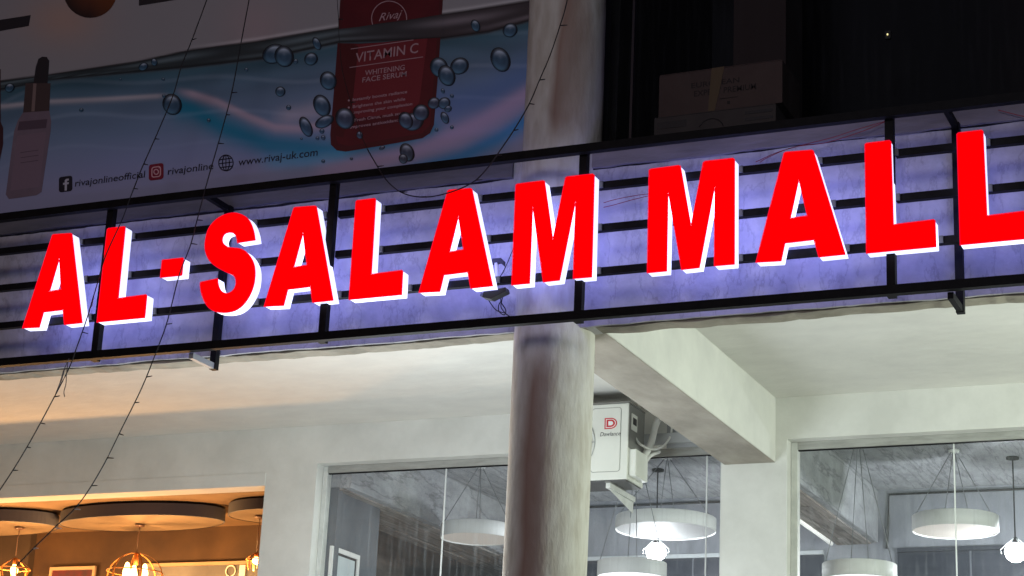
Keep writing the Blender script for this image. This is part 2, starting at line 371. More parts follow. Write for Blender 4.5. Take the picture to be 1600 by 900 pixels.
# cartons on a stacked pile just behind the glass
def carton(lab, x0, x1, y0, y1, z0, z1, m, name='cardboard_box'):
    t = thing(name, lab, 'carton', ((x0 + x1) / 2, (y0 + y1) / 2, z0)); w = (x1 - x0) / 2; d = (y1 - y0) / 2; h = z1 - z0
    box('body', -w, w, -d, d, 0, h - .004, m, t, bevel=.006)
    box('flap', -w + .004, w - .004, -d + .002, -.003, h - .003, h + .001, m, t)
    box('flap', -w + .004, w - .004, .003, d - .002, h - .003, h + .001, m, t)
    return t, w, d, h
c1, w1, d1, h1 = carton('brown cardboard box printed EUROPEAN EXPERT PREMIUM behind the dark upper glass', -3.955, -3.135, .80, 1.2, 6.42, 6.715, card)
textmesh('printed_text', 'EUROPEAN', cardink, (-.19, -d1 - .002, .175), FX, FZ, width=.32, height=.035, parent=c1, bold=.01)
textmesh('printed_text', 'EXPERT PREMIUM', cardink, (-.17, -d1 - .002, .115), FX, FZ, width=.41, height=.038, parent=c1, bold=.01)
box('printed_line', .0, .12, -d1 - .0022, -d1 - .0008, .075, .079, cardink, c1)
box('printed_mark', .05, .07, -d1 - .0022, -d1 - .0008, .035, .055, cardink, c1)
prism('tape', [(-.075, .0), (-.055, .295), (.03, .297), (.005, .16), (-.03, .0)], -d1 - .004, -d1 - .0025, tape_m, c1)
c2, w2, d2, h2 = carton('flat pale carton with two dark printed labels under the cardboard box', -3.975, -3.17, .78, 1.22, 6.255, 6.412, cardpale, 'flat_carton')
box('printed_label', -w2 + .02, -w2 + .22, -d2 - .003, -d2 - .0008, .075, .12, blackp, c2)
box('printed_label', w2 - .2, w2 - .02, -d2 - .003, -d2 - .0008, .105, .125, blackp, c2)
box('printed_label', w2 - .2, w2 - .02, -d2 - .003, -d2 - .0008, .06, .08, blackp, c2)
tube('printed_arc', [(-.02 + .085 * math.cos(a), -d2 - .001, .02 + .085 * math.sin(a)) for a in np.linspace(.3, 2.7, 12)], .003, blackp, c2, n=4)
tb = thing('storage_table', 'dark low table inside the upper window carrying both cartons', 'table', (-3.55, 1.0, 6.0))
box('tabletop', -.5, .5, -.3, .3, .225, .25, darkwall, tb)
for sx in (-.45, .45):
    for sy in (-.25, .25): box('leg', sx - .02, sx + .02, sy - .02, sy + .02, 0, .225, darkwall, tb)
q = PY(1387, 54, 2.4)
il = thing('indicator_lamp', 'tiny yellow light glowing inside the black upper window', 'indicator', tuple(q))
box('housing', -.02, .02, .0, .03, -.03, .03, blackp, il)
lathe('lens', [(.001, .006), (.005, .004), (.006, 0), (.005, -.006), (.001, -.008)], (0, -.006, 0), mat('indicator_glow', (1, .9, .4), emit=(1, .85, .4), estr=1.2), il, n=10)

# ================================================================== SIGN FRAME
fr = thing('signboard_scaffold', 'black square tube steel framework carrying the red mall letters along the fascia', 'framework', (-5, 0, 4.85))
RX0, RX1 = -11.5, 1.5
def fpart(name, *a): 
    b = box(name, *a, steel, fr); return b
fpart('rail', RX0, RX1, 0, .048, 4.852, 4.904); fpart('rail', RX0, RX1, 0, .048, 5.902, 5.954)
ZR = (5.715, 5.445, 5.172)
def pxs(px, py, Y): return PY(px, py, Y)[0]
front_posts = [pxs(163, 440, .075), pxs(514, 410, .075), pxs(909, 370, .075), pxs(1392, 323, .075)]
deep_posts = [pxs(348, 440, .33), pxs(1497, 315, .33)]
for x in front_posts: fpart('post', x - .024, x + .024, .05, .098, 4.853, 5.953)
for x in deep_posts:
    fpart('post', x - .022, x + .022, .30, .345, 4.81, 5.945)
    box('arm', x - .016, x + .016, .049, .299, 4.812, 4.850, mat('arm_lit_grey', (.35, .36, .36), .5) if x < -5 else steel, fr)  # left lower arm: white light on its side painted in as pale grey
    fpart('arm', x - .016, x + .016, .049, .299, 5.905, 5.943)
ends = sorted([RX0] + front_posts + [RX1])
for z in ZR:
    for a, b in zip(ends[:-1], ends[1:]): fpart('crossbar', a + .0245, b - .0245, .100, .138, z - .022, z + .022)
rehome(fr, (-5, 0, 4.85))

# ================================================================== SIGN LETTERS
def glyph(pts, org, sc, bl, br):
    """front-face outline traced on the sign plane, x scaled so baseline corners are 0 and 1, z in metres from the baseline"""
    P = [PY(org[0] + x / sc, org[1] + y / sc, 0) for x, y in pts]
    a = PY(org[0] + bl[0] / sc, org[1] + bl[1] / sc, 0)[0]; b = PY(org[0] + br[0] / sc, org[1] + br[1] / sc, 0)[0]
    return [((p[0] - a) / (b - a), p[2]) for p in P]
A_out = glyph([(88, 806), (266, 118), (276, 110), (440, 97), (452, 102), (655, 755), (489, 772), (458, 662), (270, 684), (246, 797)], (1160, 210), 4.09, (88, 806), (655, 755))
A_in = glyph([(360, 286), (304, 529), (416, 513)], (1160, 210), 4.09, (88, 806), (655, 755))
L_out = glyph([(180, 798), (172, 250), (180, 243), (298, 229), (305, 235), (318, 655), (528, 629), (535, 634), (540, 764)], (1300, 150), 3.333, (180, 798), (540, 764))
M_out = glyph([(92, 833), (104, 158), (116, 150), (300, 126), (311, 130), (384, 523), (466, 108), (478, 98), (664, 78), (674, 86), (673, 775), (541, 786), (543, 266), (438, 798), (322, 811), (231, 306), (219, 821)], (990, 230), 4.285, (92, 833), (673, 775))
S_cv = curve([(148, 605), (158, 665), (190, 735), (240, 778), (320, 791), (400, 774), (462, 725), (508, 650), (531, 570), (531, 480), (500, 408), (440, 357), (352, 345), (310, 320), (301, 286), (318, 252), (352, 239), (385, 247), (404, 272), (411, 311)], 5) \
    + curve([(534, 292), (524, 235), (500, 172), (460, 130), (395, 108), (320, 120), (252, 160), (205, 220), (183, 300), (184, 370), (212, 432), (262, 476), (330, 512), (385, 538), (402, 578), (392, 625), (360, 655), (328, 661), (295, 645), (276, 610), (268, 560)], 5) + [(150, 585)]
S_out = glyph([tuple(p) for p in S_cv], (280, 310), 4.5, (148, 590), (534, 590))
H_out = [(0, 0), (0, .118), (1, .118), (1, 0)]
zs_ = [z for _, z in A_out]; print('A z range', min(zs_), max(zs_))
def norm(o, z0=5.1, z1=5.752):
    lo = min(z for _, z in o); hi = max(z for _, z in o)
    return lo, hi
def offset_poly(poly, d):
    n = len(poly); area = sum(poly[i][0] * poly[(i + 1) % n][1] - poly[(i + 1) % n][0] * poly[i][1] for i in range(n))
    s = 1 if area > 0 else -1; out = []
    for i in range(n):
        p0, p1, p2 = Vector(poly[i - 1]), Vector(poly[i]), Vector(poly[(i + 1) % n])
        e1 = (p1 - p0).normalized(); e2 = (p2 - p1).normalized()
        n1 = Vector((e1.y, -e1.x)) * s; n2 = Vector((e2.y, -e2.x)) * s
        b = (n1 + n2); b = b.normalized() if b.length > 1e-6 else n1
        k = d / max(.45, b.dot(n1)); out.append((p1.x + b.x * k, p1.y + b.y * k))
    return out
def capped(name, loops, y, m, parent, flip=False):
    bm = bmesh.new(); es = []
    for lp in loops:
        vs = [bm.verts.new((x, y, z)) for x, z in lp]
        es += [bm.edges.new((vs[i], vs[(i + 1) % len(vs)])) for i in range(len(vs))]
    bmesh.ops.triangle_fill(bm, use_beauty=True, edges=es)
    me = bpy.data.meshes.new(name); bm.to_mesh(me); bm.free(); me.materials.append(m)
    return link(bpy.data.objects.new(name, me), parent)
DEP = .084
def letter(outline, inner, xa, xb, label, zoff=(5.1, .652)):
    lo = min(z for _, z in outline); hi = max(z for _, z in outline)
    f = lambda o: [((x) * (xb - xa), (z - lo) / (hi - lo) * zoff[1]) for x, z in o]
    t = thing('sign_letter', label, 'sign letter', (xa, 0, zoff[0]), 'illuminated letters of the mall sign')
    loops = [f(outline)] + ([f(inner)] if inner else [])
    # front red acrylic: a cap 1.6 cm deep standing slightly inside the white return
    capped('face', loops, 0, led_face, t)
    V, F = [], []; 
    for lp, s in zip(loops, (1, -1)):
        n = len(lp); k = len(V); V += [(x, .0003, z) for x, z in lp] + [(x, DEP, z) for x, z in lp]
        F += [(k + i, k + (i + 1) % n, k + n + (i + 1) % n, k + n + i) for i in range(n)]
    mesh('return', V, F, led_side, t)
    capped('back_panel', loops, DEP, led_back, t)
    # trim cap lip
    V, F = [], []
    for lp, d in zip(loops, (.0035, -.0035)):
        o = offset_poly(lp, d); n = len(lp); k = len(V)
        V += [(x, -.001, z) for x, z in lp] + [(x, -.001, z) for x, z in o] + [(x, .006, z) for x, z in o]
        F += [(k + i, k + (i + 1) % n, k + n + (i + 1) % n, k + n + i) for i in range(n)] + [(k + n + i, k + n + (i + 1) % n, k + 2 * n + (i + 1) % n, k + 2 * n + i) for i in range(n)]
    mesh('trim_cap', V, F, mat('red_trim', (.4, 0, .01), .6, spec=.05, emit=(1, .004, .045), estr=.85), t)
    # standoffs to the crossbars
    if zoff[1] > .3:
        for zz in (5.715, 5.445, 5.172):
            z = zz - zoff[0]
            xs = []
            for lp in loops:
                for i in range(len(lp)):
                    (x0, z0), (x1, z1) = lp[i], lp[(i + 1) % len(lp)]
                    if (z0 - z) * (z1 - z) < 0: xs.append(x0 + (x1 - x0) * (z - z0) / (z1 - z0))
            if xs:
                x = max(xs) - .012; box('standoff', x - .02, x + .035, DEP + .001, .0995, z - .02, z + .02, tabm, t)
    return t
LET = [
 ('A', (35.6, 509), (128, 501.5), 'first red letter A at the far left end of the sign'),
 ('L', (152, 498), (226, 492.5), 'first red letter L of the sign, just left of the hyphen'),
 ('S', (313, 441), (399, 431), 'red letter S of the sign, the only curved letter, right of the hyphen'),
 ('A', (413, 476.7), (520, 467), 'red letter A between the S and the second L'),
 ('L', (545.7, 464), (627, 457.5), 'red letter L between two letters A in the middle word'),
 ('A', (655, 454.6), (769, 446), 'red letter A with loose black cables hanging under its right foot'),
 ('M', (799.8, 442), (924, 432.5), 'red letter M in front of the round column'),
 ('M', (1011.5, 424.4), (1147, 411), 'red letter M starting the last word, right of the column'),
 ('A', (1181.5, 406.8), (1320, 394.6), 'red letter A of the last word with red wires above it'),
 ('L', (1354, 389.4), (1462, 379.5), 'red letter L next to the last, between the last A and the cropped L'),
 ('L', (1500.4, 375.6), (1609, 365), 'last red letter L of the sign, cropped at the right edge')]
for ch, a, b, lab in LET:
    xa, xb = PY(*a, 0)[0], PY(*b, 0)[0]
    o, i = {'A': (A_out, A_in), 'L': (L_out, None), 'M': (M_out, None), 'S': (S_out, None)}[ch]
    zz = (5.1, .652) if ch != 'S' else (5.087, .675)
    print(ch, [round(v, 3) for v in PY(*a, 0)], round(xb - xa, 3))
    if ch == 'A' and False: pass
    letter(o, i, xa, xb, lab, zz)
xa, xb = PY(252, 420, 0)[0], PY(285, 416, 0)[0]
za = PY(252, 433, 0)[2]
letter([(0, 0), (0, .97), (.03, 1), (.97, 1), (1, .97), (1, .03), (.97, 0), (.03, 0)], None, xa, xb, 'small red hyphen block between the first L and the S', (za, .118))

# ---------------- driver, cables and wires on the sign
dr = thing('cable_junction', 'black cable junction under the right foot of the letter A beside the column', 'junction box', tuple(PY(770, 458, .12)))
prism('housing', [(-.055, -.03), (.0, -.045), (.10, -.005), (.095, .02), (-.05, .004)], -.03, .03, blackp, dr)
prism('plug', [(-.08, -.015), (-.056, -.022), (-.052, .0), (-.075, .01)], -.012, .012, tabm, dr)
hk = thing('cable_hook', 'small black hook on a pale conduit right of the letter A beside the column', 'hook', tuple(PY(779, 440, .2)))
p = hk.location
tube('conduit', [(0, 0, -.09), (-.02, 0, .12)], .014, pipewhite, hk)
prism('hook_plate', [(-.06, .12), (-.045, .15), (.01, .15), (.035, .125), (.035, .095), (.01, .118), (-.05, .115)], -.01, .012, blackp, hk)
def wire(name, pts, Y, r, m, label, cat='cable', group=None, n=6):
    P3 = []
    for k, q in enumerate(pts):
        yy = q[2] if len(q) > 2 else Y; P3.append(PY(q[0], q[1], yy))
    base = P3[0]; t = thing(name, label, cat, tuple(base), group)
    tube('wire', [tuple(c - base) for c in curve(P3, n)], r, m, t); return t, P3
w_, _ = wire('sign_cable', [(757, 457), (766, 473), (776, 485), (790, 490), (799, 498)], .2, .0035, rubber, 'left loop of black cable sagging under the letter A to the bottom rail')
wire('sign_cable', [(787, 457), (784, 470), (783, 480), (790, 490), (796, 494), (799, 498)], .21, .0035, rubber, 'inner twisted black cable under the letter A beside the column')
wire('sign_cable', [(782, 460), (783, 472), (790, 484), (788, 492), (780, 487), (779, 478), (783, 470)], .22, .0035, rubber, 'small black cable loop tied under the letter A beside the column')
wire('sign_cable', [(802, 388), (794, 408), (786, 425), (777, 440), (776, 452)], .2, .003, rubber, 'thin black cable running from behind the M down to the A')
wire('red_wire', [(1385, 189), (1340, 202), (1300, 215), (1260, 225), (1215, 238), (1181, 253)], .3, .0022, redwire, 'thin red wire drooping from the right post above the last letter A, upper strand', group=None)
wire('red_wire', [(1384, 190), (1345, 206), (1290, 223), (1240, 230), (1200, 246), (1187, 254)], .31, .0022, redwire, 'thin red wire drooping from the right post above the last letter A, lower strand')
wire('red_wire', [(1013, 303), (990, 306), (960, 312), (943, 317)], .3, .0022, redwire, 'short red wire on the fascia between the two letters M, upper strand')
wire('red_wire', [(1013, 306), (985, 313), (960, 320), (943, 324)], .3, .0022, redwire, 'short red wire on the fascia between the two letters M, lower strand')
wire('red_wire', [(1560, 172), (1575, 176), (1600, 182), (1640, 190)], .33, .0025, redwire, 'red wire above the cropped last L at the right edge')

# ---------------- fairy light strings hanging in front
def fairy(pts, label, bulbs, Y=-.12, r=.004, side=1):
    P3 = [PY(q[0], q[1], q[2] if len(q) > 2 else Y) for q in pts]; base = P3[0]
    t = thing('fairy_light_string', label, 'string lights', tuple(base), 'unlit fairy light strings hanging over the facade')
    cv = curve(P3, 8); wr = tube('wire', [tuple(c - base) for c in cv], r, rubber, t)
    for (bx, by) in bulbs:
        Yb = min(cv, key=lambda c: (proj(c)[0] - bx) ** 2 + (proj(c)[1] - by) ** 2)
        s = random.choice((-1, 1)) if side == 0 else side
        d = Vector((s * random.uniform(.034, .05), random.uniform(-.01, .01), random.uniform(-.012, .004)))
        b = Vector(Yb - base); tube('bulb', [b, b + d * .5, b + d], [.004, .004, .0025], rubber if by < 800 else mat('clear_bulb', (.5, .5, .5), .3), wr, n=5)
    return t
fairy([(330, -20), (323, 0), (300, 62), (283, 105), (270, 150), (245, 210), (222, 262), (205, 305), (190, 345), (165, 400), (150, 450), (135, 500), (118, 548), (108, 575), (85, 620), (50, 685), (20, 735), (-10, 780)],
      'leftmost dark fairy light string sagging from the banner over the first L', [(303, 63), (247, 219), (228, 255), (211, 295), (132, 520), (85, 617), (88, 624), (66, 660), (48, 700), (24, 737)])
fairy([(392, -20), (389, 0), (377, 65), (362, 145), (345, 210), (330, 262), (318, 305), (305, 355), (297, 385), (280, 430), (262, 500), (246, 545), (222, 605), (190, 670), (160, 730), (125, 785), (90, 820), (52, 857), (25, 885)],
      'second fairy light string crossing beside the hyphen down to the cafe lamp', [(362, 146), (353, 181), (339, 222), (306, 345), (300, 383), (258, 508), (226, 592), (207, 632), (188, 675), (167, 716), (143, 755), (118, 800), (90, 828), (52, 860)])
fairy([(892, -30), (884, 10), (875, 40), (860, 85), (843, 125), (827, 162), (805, 200), (785, 230), (762, 262), (740, 284), (705, 300), (665, 308), (630, 302), (605, 283), (588, 257), (574, 233)],
      'right fairy light string looping from beside the column up to the red bottle', [(878, 40), (845, 125), (828, 160), (803, 206), (774, 242), (742, 278), (657, 308), (627, 300), (590, 262)])
fairy([(528, -20), (527, 0), (529, 30), (530, 60), (535, 110), (548, 160), (562, 205), (574, 233)], 'short thin fairy wire hanging over the left edge of the red bottle', [(528, 31), (545, 160)], r=.0022)
kn = thing('cable_knot', 'tangled grey knot of fairy wire hanging just below the bottom rail', 'cable', tuple(PY(103, 575, -.11)))
b0 = PY(103, 575, -.11)
tubes('strand', [[tuple(c - b0) for c in curve([PY(x, y, -.11 + .01 * i) for x, y in s], 6)] for i, s in enumerate((
    [(108, 560), (100, 578), (93, 600), (86, 618)], [(106, 566), (104, 585), (103, 600), (100, 612), (101, 620)], [(101, 577), (97, 592), (90, 608)]))], .003, mat('grey_wire', (.09, .08, .09), .6), kn, n=5)
# pale broken strand between first A and L
wire('loose_strand', [(163, 398), (158, 425), (150, 450), (143, 480)], -.05, .002, tabm, 'pale loose strand hanging between the first A and the first L', n=4)

# ================================================================== BANNER
YB = .44
bz0 = 6.105; bx1 = -4.66; bx0 = -12.2; bz1 = 8.1
ban = thing('advertising_banner', 'large printed skincare banner with water waves, bubbles and two serum bottles above the sign', 'banner', (-8, YB, bz0))
def dist_poly(px, py, pts):
    """signed vertical offset below a polyline y(x) (positive = below), px-wise"""
    xs = [a for a, _ in pts]; ys = [b for _, b in pts]; return py - np.interp(px, xs, ys)
g = lambda d, s: np.exp(-(d / s) ** 2)
def banner_color(px, py):
    C = lambda *c: np.array(c)[None, :]
    n = len(px)
    base = np.repeat(C(.33, .325, .34), n, 0)                   # paper above the waterline
    base += (g(px - 100, 60) * g(py - 30, 40))[:, None] * C(.12, .0, -.06)
    base += (g(px - 400, 50) * g(py - 40, 50))[:, None] * C(.06, .0, .0)
    top = [(-200, 150), (0, 127), (77, 117), (213, 97), (300, 78), (400, 65), (530, 43), (637, 30), (730, 17), (836, 0), (900, -10)]
    low = [(-200, 160), (0, 140), (77, 124), (213, 112), (300, 104), (420, 90), (530, 66), (637, 62), (690, 60), (763, 50), (835, 30), (900, 20)]
    dt = dist_poly(px, py, top); dl = dist_poly(px, py, low)
    water = np.repeat(C(.22, .31, .46), n, 0)
    # deep teal just below the surface, paler lilac to the bottom
    depth = np.clip(dl / 125, 0, 1)[:, None]
    water = C(.04, .115, .15) * (1 - depth) ** 1.5 + water * (1 - (1 - depth) ** 1.5)
    lil = np.clip((dl - 95) / 80, 0, 1)[:, None]; water = water * (1 - lil * .75) + C(.36, .35, .52) * lil * .75
    def band(pts, s, col, amt, up=None):
        nonlocal water
        d = dist_poly(px, py, pts); s2 = up or s
        w = np.where(d > 0, g(d, s), g(d, s2)); xs = [a for a, _ in pts]
        w = w * np.clip((px - xs[0]) / 30, 0, 1) * np.clip((xs[-1] - px) / 25, 0, 1)
        water = water * (1 - (w * amt)[:, None]) + C(*col) * (w * amt)[:, None]
    band([(250, 160), (300, 170), (350, 200), (420, 226), (520, 236), (640, 215), (700, 200)], 22, (.005, .23, .36), .9)
    band([(-60, 172), (0, 166), (80, 158), (170, 154), (270, 148)], 5, (.60, .55, .58), .7, 3)
    band([(270, 140), (300, 146), (340, 158), (390, 182), (430, 198), (470, 200), (530, 188)], 9, (.60, .46, .54), .8, 5)
    band([(420, 185), (470, 178), (520, 165)], 14, (.62, .52, .58), .5)
    band([(640, 150), (700, 165), (760, 150), (836, 110), (870, 95)], 30, (.10, .20, .44), .7)
    band([(480, 262), (560, 258), (640, 240), (700, 215), (750, 190), (800, 160), (840, 135), (870, 120)], 24, (.50, .38, .56), .85, 14)
    band([(560, 290), (660, 262), (720, 245), (780, 215), (840, 175), (870, 160)], 20, (.02, .26, .56), .85, 14)
    band([(400, 255), (450, 252), (510, 248), (560, 235)], 12, (.10, .45, .68), .5)
    # finer ripples and mottling of the printed water
    u = px + 14 * np.sin(py / 19. + px / 60.); v = py + .13 * px + 9 * np.sin(px / 47.)
    rip = (np.sin(v / 5.3 + 2.1 * np.sin(u / 71.)) * .5 + np.sin(v / 11.7 + 1.7 * np.sin(u / 43. + 2)) * .7) * g(dl - 10, 55)
    water = water * (1 + .16 * rip[:, None]) + (np.clip(np.sin(v / 8.1 + 2.4 * np.sin(u / 97.)) - .86, 0, 1) * 1.3 * g(dl - 45, 70))[:, None] * C(.30, .34, .40)
    m = (1 / (1 + np.exp(-dl / 1.5)))[:, None]
    col = base * (1 - m) + water * m
    # the surface: dark glassy band with pale streaks between the two lines
    inb = (dt > -2) & (dl < 2); t = np.clip(dt / np.maximum(dt - dl + 1e-3, 4), 0, 1)
    surf = .06 + .17 * g(t - .35, .16) * (.5 + .5 * np.sin(px / 37. + 1)) + .14 * g(t - .8, .1) * (.5 + .5 * np.sin(px / 61.))
    right = np.clip((px - 500) / 200, 0, 1)
    sc = np.column_stack([surf * (.62 + .35 * right), surf * .86, surf * .95])
    e = np.clip((dt + 2) / 3, 0, 1) * np.clip((2 - dl) / 3, 0, 1) * inb
    col = col * (1 - e[:, None]) + sc * e[:, None]
    col = col * (1 - .8 * g(dt, 1.6)[:, None]) ; col = col * (1 - .75 * g(dl, 2.2)[:, None])
    col = col + (.22 * g(dt + 4, 2.5) * np.clip((px - 280) / 100, 0, 1))[:, None]
    return np.clip(col, .01, .9)
nx, nz = 620, 190
gx = np.linspace(bx0, bx1, nx); gz = np.linspace(bz0, bz1, nz); GX, GZ = np.meshgrid(gx, gz)
GY = YB + .004 * np.sin(GX * 3.1) * np.sin(GZ * 2.3)
pts = np.column_stack([GX.ravel(), np.full(GX.size, YB), GZ.ravel()])
q = (pts - CAM) @ R.T; PXs = 800 + FOC * q[:, 0] / q[:, 2]; PYs = 450 + FOC * q[:, 1] / q[:, 2]
cols = banner_color(PXs, PYs)
idx = np.arange(nx * nz).reshape(nz, nx)
F = np.column_stack([idx[:-1, :-1].ravel(), idx[:-1, 1:].ravel(), idx[1:, 1:].ravel(), idx[1:, :-1].ravel()])
mesh('vinyl_sheet', pts - np.array([-8, YB, bz0]), [tuple(r) for r in F.tolist()], printmat, ban, colors=cols)
box('back_board', bx0 + 8, bx1 + 8, .004, .03, 0, 2.0, mat('banner_back', (.2, .2, .2), .8), ban)
def bl(px, py, off=.0015):
    p = PY(px, py, YB - off); return (p[0] + 8, -off, p[2] - bz0)
def flat(name, pts, m, off=.0015, colors=None, parent=None, holes=()):
    V = [bl(x, y, off) for x, y in pts]
    if colors is not None:
        return mesh(name, V, [tuple(range(len(V)))], m, parent or ban, colors=np.array(colors))
    return mesh(name, V, [tuple(range(len(V)))], m, parent or ban)
ink = mat('banner_ink_black', (.012, .014, .025), .5)
ink2 = mat('banner_ink_soft', (.02, .02, .025), .5)
# headline fragments at the top edge
flat('printed_headline', [(-30, 35), (0, 31), (48, 23.5), (45, 40.5), (0, 48.5), (-30, 53)], ink2)
flat('printed_headline', [(217, -20), (217, 9), (273, 0), (300, -5), (300, -20)], ink2)
N = 32; cxp, cyp = 141, -14
ringc = [(cxp + 42 * math.cos(2 * PI * k / N), cyp + 42 * math.sin(2 * PI * k / N)) for k in range(N)]
V = [bl(cxp, cyp)] + [bl(*r) for r in ringc]; cc = [(.16, .05, .025)] + [(.03 + .14 * max(0, math.cos(2 * PI * k / N)) * .9, .02 + .03 * max(0, math.cos(2 * PI * k / N)), .02) for k in range(N)]
mesh('printed_orange', V, [(0, 1 + k, 1 + (k + 1) % N) for k in range(N)], printmat, ban, colors=np.array(cc))

# bubbles: printed discs, dark rim, blue body, pale highlight
def bubble(x, y, rx, ry, rot=-20, red=False, k=0):
    N = 22; V = []; Cc = []; F = []; a0 = math.radians(rot); off = .0032 + k * .00002
    body = np.array((.07, .15, .24)) if not red else np.array((.08, .11, .17))
    for j, (rr, sh) in enumerate(((0., .8), (.4, .62), (.66, .7), (.80, .22), (1.0, .04))):
        for i in range(N):
            a = 2 * PI * i / N; u, v = rr * rx * math.cos(a), rr * ry * math.sin(a)
            X = x + u * math.cos(a0) - v * math.sin(a0); Yp = y + u * math.sin(a0) + v * math.cos(a0)
            V.append(bl(X, Yp, off)); 
            c1_ = max(0, math.cos(a + 1.15)) ** 3 * (0, .35, 1., .25, 0)[j]; c2_ = max(0, math.cos(a - 2.3)) ** 2 * (0, .1, .3, .65, 0)[j]
            Cc.append(np.clip(body * sh + c1_ * np.array((.46, .52, .58)) + c2_ * np.array((.12, .30, .44)), .008, .9))
    for j in range(4):
        F += [(j * N + i, j * N + (i + 1) % N, (j + 1) * N + (i + 1) % N, (j + 1) * N + i) for i in range(N)]
    mesh('printed_bubble', V, F, printmat, ban, colors=np.array(Cc))
# red serum bottle
rb = [(533, -25), (694, -25), (690, 30), (685, 110), (678, 195), (672, 208), (660, 216), (600, 227), (540, 237), (526, 235), (517, 226), (516, 210), (521, 150), (528, 60)]
bottle_in = [(538, -25), (688, -25), (683, 60), (672, 195), (660, 208), (545, 228), (528, 224), (524, 210), (528, 150), (534, 60)]
flat('printed_bottle', rb, mat('bottle_edge_red', (.07, .008, .014), .4), .0018)
flat('printed_bottle', bottle_in, mat('bottle_red', (.11, .008, .016), .4, (.08, .006, .013), 3), .0022)
flat('printed_bottle', [(553, 70), (668, 60), (655, 160), (640, 175), (555, 185), (545, 160)], mat('bottle_light', (.17, .016, .026), .4), .0026)
flat('printed_bottle', [(528, 62), (560, 72), (551, 160), (536, 215), (524, 212)], mat('bottle_shade_print', (.07, .007, .012), .4), .0028)
pale = mat('banner_ink_pale', (.42, .27, .30), .5)
def btext(s, x0, y0, x1, y1, h, m=ink, bold=0., shear=0., off=.0036, name='printed_text'):
    a = np.array(bl(x0, y0, off)); b = np.array(bl(x1, y1, off)); w = np.linalg.norm(b - a); xd = (b - a) / w
    return textmesh(name, s, m, a, xd, FZ, width=w, height=h, parent=ban, bold=bold, shear=shear)
mpp = .00405   # metres per photo pixel on the banner
btext('VITAMIN C', 555, 98, 653, 82, 17.5 * mpp, pale, .006)
btext('WHITENING', 570, 118, 632, 109, 9 * mpp, pale, .006)
btext('FACE SERUM', 566, 129, 635, 119, 9 * mpp, pale, .006)
for a, b, (x, y), w in ((0, 0, (548, 76), 98), (0, 0, (546, 105), 115)):
    flat('printed_rule', [(x, y), (x + w, y - w * .145), (x + w, y - w * .145 + 1.1), (x, y + 1.1)], pale, .0036)
for i, (s, x, y, w) in enumerate((('Instantly boosts radiance', 551, 158, 85), ('Brightens the skin while', 551, 169, 82), ('improving your complexion', 552, 178, 92), ('Fresh Citrus, musk scent', 554, 190, 80), ('Improves antioxidant', 547, 201, 75))):
    btext(s, x, y, x + w, y - w * .15, 5.2 * mpp, pale, .012)
    if i in (0, 1, 3, 4): flat('printed_bullet', [(x - 6 + 1.6 * math.cos(2 * PI * k / 8), y - 1 + 1.6 * math.sin(2 * PI * k / 8)) for k in range(8)], pale, .0036)
# round script emblem
def ring(x, y, rx, ry, w, m, off=.0036, name='printed_ring', a0=0, a1=2 * PI, N=40):
    V, F = [], []
    for k in range(N + 1):
        a = a0 + (a1 - a0) * k / N
        V += [bl(x + rx * math.cos(a), y + ry * math.sin(a), off), bl(x + (rx - w) * math.cos(a), y + (ry - w) * math.sin(a), off)]
    F = [(2 * k, 2 * k + 2, 2 * k + 3, 2 * k + 1) for k in range(N)]
    return mesh(name, V, F, m, ban)
ring(608, 29, 28, 28, 1.3, pale)
btext('Rivaj', 592, 33, 628, 27, 14 * mpp, pale, .0, .35)
# the water surface passes in front of the bottle
def surfstrip(top, low, n=60):
    xs = np.linspace(520, 692, n); V, F, Cc = [], [], []
    for x in xs:
        yt = np.interp(x, *zip(*top)); yl = np.interp(x, *zip(*low))
        for j, t in enumerate(np.linspace(0, 1, 15)):
            V.append(bl(x, yt + (yl - yt) * t, .0042)); Cc.append(banner_color(np.array([x]), np.array([yt + (yl - yt) * t]))[0]); continue; s = (.03, .11, .06, .035, .20 if x > 600 else .09, .12, .02)[j] * (1 + .25 * math.sin(x / 23 + j))
            Cc.append((s * 1.05, s, s * 1.05))
    m_ = 15
    for i in range(n - 1): F += [(i * m_ + j, i * m_ + j + 1, (i + 1) * m_ + j + 1, (i + 1) * m_ + j) for j in range(m_ - 1)]
    mesh('printed_wave', V, F, printmat, ban, colors=np.array(Cc))
surfstrip([(515, 47), (560, 42), (590, 37), (637, 31), (700, 21)], [(515, 67), (560, 68), (600, 66), (637, 62), (700, 58)])
